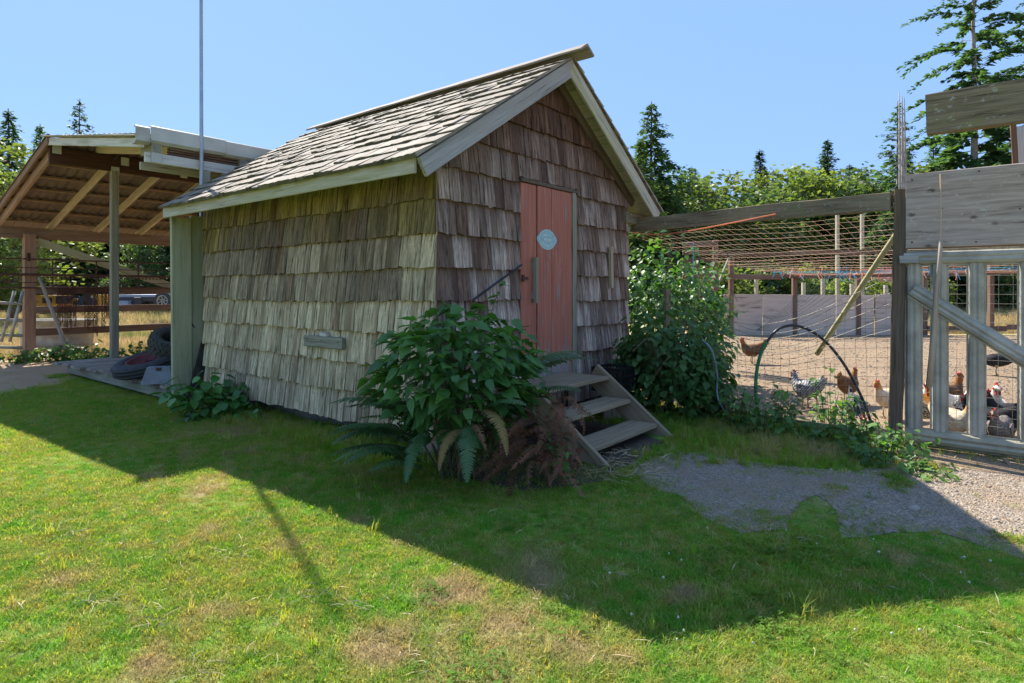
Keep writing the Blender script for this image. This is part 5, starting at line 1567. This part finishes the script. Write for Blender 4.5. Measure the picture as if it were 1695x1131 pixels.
chicken(1578, 0, 285, 1.12, 'tan', 'cream rooster with rusty neck facing the camera through the gate', rooster=True, d=5.78)
chicken(1604, 0, 30, 1.15, 'silver', 'silver laced hen low behind the third gate slat', up=False, d=6.0)
chicken(1636, 0, 250, 1.35, 'white', 'tall white hen behind the right gate gap', d=6.2)
chicken(1634, 0, 130, 1.15, 'black', 'black hen close behind the third gate slat', d=5.75)
chicken(1672, 0, 170, 1.3, 'black', 'large black hen with a red face in the right gate gap', d=5.75)
chicken(1656, 0, 215, 1.0, 'grey', 'grey brown hen in front of the large black hen', d=5.55)
chicken(1568, 0, 20, 1.3, 'brown', 'reddish hen whose head shows left of the white hen', d=6.9)
chicken(1650, 0, 140, 1.2, 'black', 'dark hen far back in the yard seen through the gate brace', up=False, d=10.5)

# ================================================================== trees
def trunk_mb(H, r, lean=0.0, n=8, seg=9, top=.12):
    pts = [(lean * (i / seg) ** 2 + U(-.02, .02) * r * 6 * (i > 0), U(-.02, .02) * r * 6 * (i > 0), H * i / seg) for i in range(seg + 1)]
    return MB().tube(pts, [r * ((1 - i / seg) * (1 - top) + top) for i in range(seg + 1)], n)
def conifer(H, Rr, bare, nbr, sprig, seed, droop=.25, power=.85, gaps=.15, quad=.30):
    """returns trunk, crown builders; crown is needle sprays on drooping limbs"""
    random.seed(seed)
    tr = trunk_mb(H, H * .014 + .05)
    cr = MB(); V = []; Fs = []
    for b in range(nbr):
        u = (b + U(0, 1)) / nbr
        h = bare * H + (H * .985 - bare * H) * u
        L = Rr * ((1 - u) ** power) * U(.55, 1.15) + .12 * Rr * (1 - u) + .05
        if random.random() < gaps: L *= U(.3, .6)
        az = b * 2.39996 + U(-.5, .5)
        d = Vector((math.cos(az), math.sin(az), 0)); sd = Vector((-d.y, d.x, 0))
        e0 = U(.05, .35) + .5 * u ** 3
        pts = []
        for k in range(9):
            w = k / 8
            pts.append(Vector((0, 0, h)) + d * L * w + UP * (e0 * L * w - droop * 1.5 * L * w * w))
        tr.tube(pts[:7], [.035 * (1 - u * .7) * (1 - k / 8) + .006 for k in range(7)], 3, False)
        ns = max(4, int(sprig * (L / Rr) ** .8))
        for k in range(ns):
            w = .12 + .88 * (k + U(0, 1)) / ns
            i0 = min(7, int(w * 8)); p = pts[i0].lerp(pts[i0 + 1], w * 8 - i0)
            sw = (1 - w) ** .6
            for q in range(5):
                a = U(-1.25, 1.25)
                dd = (d * math.cos(a) + sd * math.sin(a)) * U(.7, 1.0) + UP * U(-.55, .22)
                ln = quad * U(.6, 1.3) * (.7 + .9 * sw) * (.42 + .58 * (1 - u))
                wd = ln * U(.16, .30)
                x = (d * -math.sin(a) + sd * math.cos(a)) * wd + UP * U(-.5, .5) * wd
                c = p + Vector((U(-.1, .1), U(-.1, .1), U(-.12, .08))) * quad * 2
                i = len(V); V.extend([c - x * .5, c + dd * ln * .5 - x, c + dd * ln, c + dd * ln * .5 + x]); Fs.append((i, i + 1, i + 2, i + 3))
    cr.add(V, Fs)
    return tr, cr
def broadleaf(H, Rr, zc, nclump, nleaf, size, seed, trunk_r=.16, flat=.85):
    random.seed(seed)
    tr = trunk_mb(H * .8, trunk_r, U(-.6, .6))
    V = []; Fs = []
    for c in range(nclump):
        while True:
            v = Vector((U(-1, 1), U(-1, 1), U(-1, 1)))
            if .25 < v.length < 1: break
        k = 1 + .35 * mnoise.noise((v.x * 1.6 + seed, v.y * 1.6, v.z * 1.6))
        ctr = Vector((v.x * Rr * k, v.y * Rr * k, zc + v.z * (H - zc) * flat * k))
        if c % 3 == 0: tr.tube([(0, 0, max(.5, ctr.z * .55)), ctr * .6 + Vector((0, 0, ctr.z * .22)), ctr], [.07, .04, .012], 4, False)
        r = Rr * U(.16, .30)
        for q in range(nleaf):
            o = Vector((random.gauss(0, .55), random.gauss(0, .55), random.gauss(0, .42))) * r
            a = Vector((U(-1, 1), U(-1, 1), U(-.4, .4))).normalized(); b = a.cross(Vector((U(-1, 1), U(-1, 1), U(-1, 1)))).normalized()
            s1 = size * U(.6, 1.3)
            p = ctr + o
            i = len(V); V.extend([p - a * s1 * .5, p + b * s1 * .33, p + a * s1 * .5, p - b * s1 * .33]); Fs.append((i, i + 1, i + 2, i + 3))
    return tr, MB().add(V, Fs)
def kind(pair, bark, leaf):
    return pair[0].mesh('trunk', M[bark], True), pair[1].mesh('crown', M[leaf])
CON = [kind(conifer(12, 3.3, .05, 175, 19, 1, quad=.50), 'bark', 'needle'), kind(conifer(12, 3.9, .06, 150, 21, 2, .35, .7, quad=.54), 'bark', 'needle'),
       kind(conifer(12, 3.2, .05, 170, 18, 3, .2, .8, .1, .48), 'bark', 'needle_light')]
BIG = kind(conifer(26, 8.2, .30, 95, 44, 4, .34, .42, .45, .66), 'pale_bark', 'needle')
RAG = kind(conifer(15, 4.2, .12, 100, 22, 5, .32, .7, .3, .54), 'pale_bark', 'needle')
BRO = [kind(broadleaf(8, 2.7, 4.6, 62, 80, .27, 6), 'bark', 'maple'), kind(broadleaf(8, 2.5, 4.4, 62, 80, .25, 7), 'pale_bark', 'alder'), kind(broadleaf(8, 2.9, 4.2, 62, 80, .27, 8), 'bark', 'alder')]
SHR = [kind(broadleaf(3.2, 2.2, 1.4, 40, 80, .22, 9, .05), 'bark', 'alder'), kind(broadleaf(3.2, 2.2, 1.4, 40, 80, .22, 10, .05), 'bark', 'maple')]
random.seed(23)
def tree(name, label, cat, kd, px, ytop, d, H0, sx=1.0, rot=None, group=None, zb=0.0):
    p = Vector(((px - 847.5) / 1000 * d, d, zb))
    H = 1.5 + (480 - ytop) / 1000 * d
    k = H / H0
    th = thing(name, label, cat, p, group)
    mw = Matrix.Translation(p) @ Matrix.Rotation(U(0, 6.3) if rot is None else rot, 4, 'Z') @ Matrix.Diagonal((k * sx, k * sx, k, 1))
    for nm, me in zip(('trunk', 'crown'), kd): put(bpy.data.objects.new(nm, me), th, mw)
    return th
tree('conifer', 'dark narrow conifer at the far left edge behind the barn', 'tree', CON[0], 14, 180, 44, 12, .95)
tree('conifer', 'broken-topped dark conifer rising above the barn roof', 'tree', RAG, 132, 163, 42, 15, .8)
tree('conifer', 'smaller conifer between the two dark ones left of the barn roof', 'tree', CON[2], 66, 205, 48, 12, .8)
tree('maple_tree', 'yellow-green broadleaf tree at the left edge beside the barn roof', 'tree', BRO[0], 20, 222, 27, 8, 1.0)
tree('maple_tree', 'small yellow-green tree low behind the rail fence at the left edge', 'tree', BRO[0], -20, 380, 24, 8, 1.5)
tree('birch_tree', 'pale-trunked tree behind the chains in the wood', 'tree', BRO[1], 93, 330, 36, 8, .8)
tree('birch_tree', 'pale-trunked tree left of the wing panel in the wood', 'tree', BRO[1], 240, 340, 38, 8, .9)
tree('conifer', 'tall dark conifer just right of the shed roof', 'tree', CON[1], 1078, 168, 38, 12, .95)
tree('cedar_tree', 'light green feathery tree behind the right eave of the shed', 'tree', CON[2], 1060, 230, 30, 12, 1.1)
tree('conifer', 'pointed conifer in the middle of the far tree line', 'tree', CON[0], 1258, 247, 55, 12, .95)
tree('conifer', 'pointed conifer right of the middle in the far tree line', 'tree', CON[0], 1370, 230, 57, 12, .95)
tree('conifer', 'bushy conifer top left of the middle in the far tree line', 'tree', CON[1], 1145, 275, 58, 12, 1.0)
tree('conifer', 'ragged conifer left of the big timber above the gate', 'tree', RAG, 1486, 168, 37, 15, .85)
tree('fir_tree', 'huge ragged fir with pale trunk rising out of the top right', 'tree', BIG, 1612, -90, 42, 26, .9)
tree('fir_tree', 'second huge fir reaching in from the right edge', 'tree', BIG, 1740, -60, 44, 26, .9)
tree('conifer', 'small conifer under the left end of the big timber', 'tree', CON[2], 1545, 232, 48, 12, .9)
tree('conifer', 'small conifer below the big fir above the plywood', 'tree', CON[1], 1650, 222, 50, 12, .9)
for i, (px, yt, d, kd, sx, lab) in enumerate(((1110, 268, 40, 1, 1.2, 'broadleaf tree at the shed end of the far tree line'), (1165, 272, 44, 0, 1.25, 'yellow-green tree right of the bushy conifer top'), (1215, 280, 42, 2, 1.2, 'mid-green tree left of the middle pointed conifer'),
        (1300, 270, 45, 0, 1.1, 'pale yellow-green tree right of the middle pointed conifer'), (1345, 258, 46, 0, 1.15, 'yellow-green tree under the right pointed conifer'), (1400, 266, 44, 1, 1.2, 'broadleaf tree above the mossy beam near the post'),
        (1448, 272, 45, 2, 1.2, 'broadleaf tree left of the ragged conifer'), (1520, 268, 43, 0, 1.1, 'yellowish tree between the ragged conifer and the plywood'))):
    tree('broadleaf_tree', lab, 'tree', BRO[kd], px, yt, d, 8, sx)
sg = thing('dead_snag', 'bare grey dead trunks standing against the sky left of the plywood', 'tree', yp(1492, 0, 33))
for px, yt, r in ((1488, 152, .045), (1493, 160, .06), (1497, 162, .04)):
    MB().tube(smooth_line([yp(px + 2, 0, 33), at(px + 2, 330, 33), at(px + 1, 230, 33), at(px, yt, 33)], 9), [r * 2 * (1 - .1 * k) + .01 for k in range(10)], 6).build('dead_trunk', M['pale_bark'], sg, smooth=True)
for k in range(26):
    y = U(190, 330); a = at(1493 + U(-3, 3), y, 33); b = a + Vector((U(-1, 1) * 1.6, U(-.5, .5), U(-.9, .1)))
    MB().tube([a, a.lerp(b, .5) + UP * .12, b], [.02, .012, .005], 4).build('dead_branch', M['pale_bark'], sg)
# wood behind: one mass
protos = []
for t_, c_ in CON + BRO + SHR:
    mb = MB()
    mb.add([v.co for v in t_.vertices], [tuple(p.vertices) for p in t_.polygons], 0)
    mb.add([v.co for v in c_.vertices], [tuple(p.vertices) for p in c_.polygons], 1)
    protos.append(mb.mesh('wood_tree', [t_.materials[0], c_.materials[0]]))
P, Rz, Sc, Ix = [], [], [], []
def wood(px, d, i, H, H0):
    P.append(((px - 847.5) / 1000 * d, d, 0)); Rz.append((0, 0, U(0, 6.3))); Sc.append(H / H0); Ix.append(i)
for k in range(34):                                       # left wood, behind the rail fence
    d = U(44, 62); wood(-120 + k * 14.5 + U(-8, 8), d, random.choice([0, 1, 1, 2]), U(8, 12.5) * d / 55, 12)
for k in range(26):
    d = U(34, 46); wood(-110 + k * 18 + U(-10, 10), d, random.choice([0, 1, 1, 2, 6]), U(2.4, 3.4), 3.2)
    if Ix[-1] < 3: Sc[-1] = U(6, 9) / 12
for k in range(52):                                       # right wood
    d = U(58, 78); px = 985 + k * 16 + U(-8, 8); wood(px, d, random.choice([0, 1, 3, 4, 5, 1, 2, 0]), 0, 1)
    H = 1.5 + d * (U(.145, .20) if Ix[-1] > 2 else U(.165, .23)); Sc[-1] = H / (12 if Ix[-1] < 3 else 8)
for k in range(60):
    d = U(42, 56); wood(1000 + k * 13.5 + U(-10, 10), d, random.choice([6, 7, 1, 4, 5, 0]), 0, 1); Sc[-1] = U(3.2, 4.6) / 3.2 if Ix[-1] > 5 else (U(5, 8) / 8 if Ix[-1] > 2 else U(6.5, 9.5) / 12)
for k in range(14):
    d = U(30, 38); wood(1190 + k * 25 + U(-10, 10), d, random.choice([6, 7]), U(2.2, 3.6), 3.2)
scatter('far_wood', protos, P, Rz, Sc, Ix, 'mixed wood of conifers and broadleaf trees closing off the fields', 'wood')

# ================================================================== grass, gravel, litter
def blade_clump(n, h0, h1, rad, w, mat, lean=.5):
    V, Fs = [], []
    for i in range(n):
        a = U(0, 6.283); r = rad * math.sqrt(U(0, 1))
        b = Vector((r * math.cos(a), r * math.sin(a), -.004)); h = U(h0, h1)
        az = U(0, 6.283); d = Vector((math.cos(az), math.sin(az), 0)); sd = Vector((-d.y, d.x, 0)) * w * U(.7, 1.2)
        l = h * U(.15, lean)
        m_ = b + d * l * .35 + UP * h * .6; t_ = b + d * l + UP * h
        k = len(V); V.extend([b - sd * .5, b + sd * .5, m_ + sd * .4, m_ - sd * .4, t_]); Fs.extend([(k, k + 1, k + 2, k + 3), (k + 3, k + 2, k + 4)])
    return MB().add(V, Fs).mesh('grass_clump', M[mat])
M['clover'] = leaf_mat('clover_leaf', (.085, .18, .022), (.13, .22, .03), .35, .2, .7, .1)
M['cream_head'] = plain_mat('cream_clover_head', (.62, .57, .44), (.5, .45, .33), .9, scale=40, spec=.05)
def clover_clump():
    V, Fs = [], []
    for i in range(9):
        a = U(0, 6.283); r = .055 * math.sqrt(U(0, 1)); c = Vector((r * math.cos(a), r * math.sin(a), U(.015, .045)))
        for q in range(3):
            b = a + q * 2.094; d = Vector((math.cos(b), math.sin(b), U(-.3, .5))) * .8; sd = Vector((-d.y, d.x, 0)) * .007
            k = len(V); V.extend([c, c + d * .008 + sd, c + d * .018 + sd * .6, c + d * .018 - sd * .6, c + d * .008 - sd]); Fs.append((k, k + 4, k + 3, k + 2, k + 1))
    return MB().add(V, Fs).mesh('clover', M['clover'])
GP = [blade_clump(20, .010, .030, .045, .0034, 'blade', 1.9) for _ in range(6)] + [clover_clump() for _ in range(2)] + [blade_clump(14, .05, .11, .03, .0040, 'blade', .8) for _ in range(2)]
GP.append(MB().add(*(lambda: ([(0, 0, .006), (.05, .003, .012), (.11, 0, .008), (.05, -.003, .012)], [(0, 3, 2, 1)]))()).mesh('straw', M['straw']))
N0 = 350000
X = rng.uniform(-10.5, 7.5, N0); Y = rng.uniform(1.75, 11.6, N0)
keep = np.abs(X) < .98 * Y + .25
keep &= rng.random(N0) < np.clip((3.4 / np.maximum(Y, .1)) ** .8, 0, 1)
X, Y = X[keep], Y[keep]
inl = in_poly(X, Y, LAWN)
gr = in_poly(X, Y, GRAVEL) | in_poly(X, Y, PATH)
so = in_poly(X, Y, SOIL)
qs = (X - C0.x) * UL.x + (Y - C0.y) * UL.y; qt = (X - C0.x) * UR.x + (Y - C0.y) * UR.y
sh = (qs > .1) & (qs < LEN) & (qt > .15) & (qt < W)
dk = (qs > 4.6) & (qs < 8.95) & (qt > -.35) & (qt < 3)
stp = (qs < 0) & (qs > -1.3) & (qt > T0 - .05) & (qt < T1 + .05)
yd = in_poly(X, Y, YARD)
ok = inl & ~sh & ~dk & ~yd & ~stp
edge = rng.random(len(X))
sx_, sy_ = X + rng.normal(0, .17, len(X)), Y + rng.normal(0, .17, len(X))
gr2 = in_poly(sx_, sy_, GRAVEL) | in_poly(sx_, sy_, PATH)
clump_n = np.array([mnoise.noise((float(a) * 3.1, float(b) * 3.1, 1.7)) for a, b in zip(X, Y)])
gr = gr2 & ~(clump_n > .47)
ok &= ~(gr & (edge > .006)) & ~(so & (edge > .30))
X, Y, qs, qt = X[ok], Y[ok], qs[ok], qt[ok]
n = len(X)
nz = np.array([mnoise.noise((float(a) * .9, float(b) * .9, 3.3)) for a, b in zip(X, Y)])
nz2 = np.array([mnoise.noise((float(a) * 2.2, float(b) * 2.2, 9.1)) for a, b in zip(X, Y)])
shade = (qs > -.6) & (qs < 5) & (qt > -.55)               # longer where the mower cannot reach
idx = rng.integers(0, 6, n)
r = rng.random(n)
clov = r < np.clip((nz2 - .05) * .6, 0, .12) * (X > -.6)
idx[clov] = rng.integers(6, 8, clov.sum())
near_wall = ((qt > -.5) & (qs > -.2) & (qs < 4.6)) | ((qs < -.3) & (qt > 1.0) & (Y > 5.0))
tuft = near_wall & (rng.random(n) < .35) | (rng.random(n) < .003)
idx[tuft] = rng.integers(8, 10, tuft.sum())
idx[rng.random(n) < .012] = 10
scl = rng.uniform(.7, 1.3, n) * (1 + .45 * nz) * (1 + np.clip((Y - 4) * .05, 0, .4))
scl[idx >= 8] *= .8
scl[(idx == 6) | (idx == 7)] *= .62
rot = np.stack([rng.normal(0, .12, n), rng.normal(0, .12, n), rng.uniform(0, 6.283, n)], 1)
scatter('lawn_grass', GP, np.stack([X, Y, np.full(n, .003)], 1), rot, scl, idx, 'short green and straw-coloured grass of the lawn', 'grass')
# clover heads
mb = MB()
for k in range(24):
    p = gnd(U(980, 1640), U(880, 1100)) if k < 22 else gnd(U(100, 900), U(820, 1120))
    if in_poly(np.array([p.x]), np.array([p.y]), GRAVEL)[0]: continue
    z = U(.026, .042); k_ = U(.8, 1.25)
    mb.lathe([(.0008, 0), (.0035 * k_, .001), (.0055 * k_, .004), (.0048 * k_, .008), (.0026 * k_, .011), (.0008, .012)], 8, Matrix.Translation((p.x, p.y, z)) @ Matrix.Rotation(U(-.5, .5), 4, 'X'), False)
tag(mb.build('clover_heads', M['cream_head'], None), 'white clover heads dotted over the lawn', 'clover', kind='stuff')
# tall and dry grass of the fields
FGr = [blade_clump(12, .18, .42, .10, .009, 'field_blade', .8) for _ in range(4)] + [blade_clump(14, .10, .24, .14, .010, 'field_blade', .9) for _ in range(3)]
FP, FI, FS_ = [], [], []
def field_pts(n, x0, x1, d0, d1, grow):
    for k in range(n):
        d = d0 + (d1 - d0) * U(0, 1) ** 1.4; px = U(x0, x1); x = (px - 847.5) / 1000 * d
        if in_poly(np.array([x]), np.array([d]), PATH)[0] or in_poly(np.array([x]), np.array([d]), YARD)[0]: continue
        q = Vector((x, d, 0)) - C0
        s_, t_ = q.dot(UL), q.dot(UR)
        if 4.4 < s_ < 8.9 and t_ > -.5: continue
        FP.append((x, d, 0)); FI.append(random.randrange(7)); FS_.append(U(.6, 1.3) * grow * (1 + (d - d0) * .018))
field_pts(3200, -60, 310, 12.6, 20, .62)
field_pts(3200, -60, 310, 18, 44, 1.0)
field_pts(5200, 1170, 1760, 20.6, 42, 1.0)
scatter('field_grass', FGr, FP, [(0, 0, U(0, 6.3)) for _ in FP], FS_, FI, 'dry golden and green grass standing in the fields', 'grass')
# gravel stones and litter
def stone(k):
    vs = [Vector((math.sin(t) * math.cos(p) * U(.7, 1.1), math.sin(t) * math.sin(p) * U(.6, 1.0), math.cos(t) * U(.4, .7))) for t in (.6, 1.5, 2.4) for p in np.linspace(0, 2 * math.pi, 7)[:-1]]
    fs = [(i, 6 + i, 6 + (i + 1) % 6, (i + 1) % 6) for i in range(6)] + [(6 + i, 12 + i, 12 + (i + 1) % 6, 6 + (i + 1) % 6) for i in range(6)] + [tuple(range(6)), tuple(range(17, 11, -1))]
    return MB().add(vs, fs).mesh('stone', M[k], True)
M['pebble_dark'] = plain_mat('dark_pebble', (.24, .195, .155), (.33, .275, .22), .85, scale=3, world=True)
M['pebble_warm'] = plain_mat('warm_pebble', (.42, .32, .22), (.32, .24, .16), .85, scale=3, world=True)
M['chip'] = plain_mat('wood_chip', (.30, .20, .12), (.20, .13, .08), .9, scale=5, world=True)
SP = [stone('pebble') for _ in range(2)] + [stone('pebble_dark') for _ in range(3)] + [stone('pebble_warm') for _ in range(2)]
SP += [MB().box((0, 0, .12), (2.6 * U(.6, 1.4), .6, .22)).mesh('chip', M['chip']) for _ in range(2)]
X = rng.uniform(.8, 6.8, 60000); Y = rng.uniform(2.6, 6.8, 60000)
ok = in_poly(X, Y, GRAVEL) & (np.abs(X) < .98 * Y)
X, Y = X[ok][:16000], Y[ok][:16000]; n = len(X)
out = rng.random(n) < .25
X = X + out * rng.normal(0, .2, n); Y = Y + out * rng.normal(0, .2, n)
idx = rng.integers(0, 7, n)
warm = rng.random(n) < np.clip((X - 2.4) * .35, 0, .55)
idx[warm] = rng.integers(5, 9, warm.sum())
s_ = rng.gamma(2, .0015, n) + .0025
s_[rng.random(n) < .006] *= 3.2
scatter('gravel_stones', SP, np.stack([X, Y, np.full(n, .010)], 1), np.stack([rng.normal(0, .3, n), rng.normal(0, .3, n), rng.uniform(0, 6.28, n)], 1), s_, idx, 'loose grey stones and wood chips of the gravel patch', 'gravel')
X = rng.uniform(1.5, 18, 16000); Y = rng.uniform(2, 19.8, 16000)
ok = in_poly(X, Y, YARD) & (X < 1.0 * Y)
X, Y = X[ok], Y[ok]; n = len(X)
scatter('yard_litter', SP, np.stack([X, Y, np.full(n, .008)], 1), np.stack([rng.normal(0, .4, n), rng.normal(0, .4, n), rng.uniform(0, 6.28, n)], 1), rng.gamma(3, .0035, n) + .006, rng.integers(4, 9, n), 'scattered chips and stones on the yard dirt', 'litter')
# straw on the deck and fallen fern bits by the steps
ST = [MB().add([(0, 0, 0), (.09 * U(.5, 1.2), .002, .004), (.09, -.001, 0)], [(0, 1, 2)]).mesh('straw_bit', M['straw']) for _ in range(2)] + [MB().tube([(0, 0, .004), (.06, .01, .008), (.12, 0, .004)], .0025, 3).mesh('straw_bit', M['straw'])]
P, Rr_ = [], []
for k in range(420):
    p = S(4.75 + 2.2 * U(0, 1) ** 1.6, U(-.45, .5), .241 + U(0, .02)); P.append(tuple(p)); Rr_.append((0, U(-.2, .2), U(0, 6.3)))
for k in range(260):
    p = gnd(U(985, 1100), U(745, 800)); P.append((p.x, p.y, .014 + U(0, .015))); Rr_.append((0, U(-.3, .3), U(0, 6.3)))
scatter('loose_straw', ST, P, Rr_, [U(.5, 1.4) for _ in P], [random.randrange(3) for _ in P], 'loose straw on the deck and by the steps', 'straw')
P, Rr_ = [], []
for px, py in ((382, 926), (258, 1040), (330, 1120), (500, 1000), (120, 890), (180, 905), (520, 985), (420, 870), (90, 880), (250, 905), (600, 1010), (470, 1030), (690, 1090), (230, 1020), (560, 925), (150, 1000), (1010, 950), (880, 1000), (1290, 900), (60, 1090), (400, 1100), (760, 1050)):
    c = gnd(px, py); r = U(.03, .09)
    for k in range(random.randint(14, 34)):
        P.append((c.x + random.gauss(0, r), c.y + random.gauss(0, r * .7), U(.012, .034))); Rr_.append((U(-.3, .3), U(-.4, .3), U(0, 6.3)))
for k in range(160):
    c = gnd(U(0, 1690), U(830, 1130)); P.append((c.x, c.y, U(.015, .03))); Rr_.append((U(-.3, .3), U(-.4, .3), U(0, 6.3)))
scatter('dry_clippings', ST, P, Rr_, [U(.25, .7) for _ in P], [random.randrange(3) for _ in P], 'dry grass clippings lying in small tufts on the lawn', 'straw')
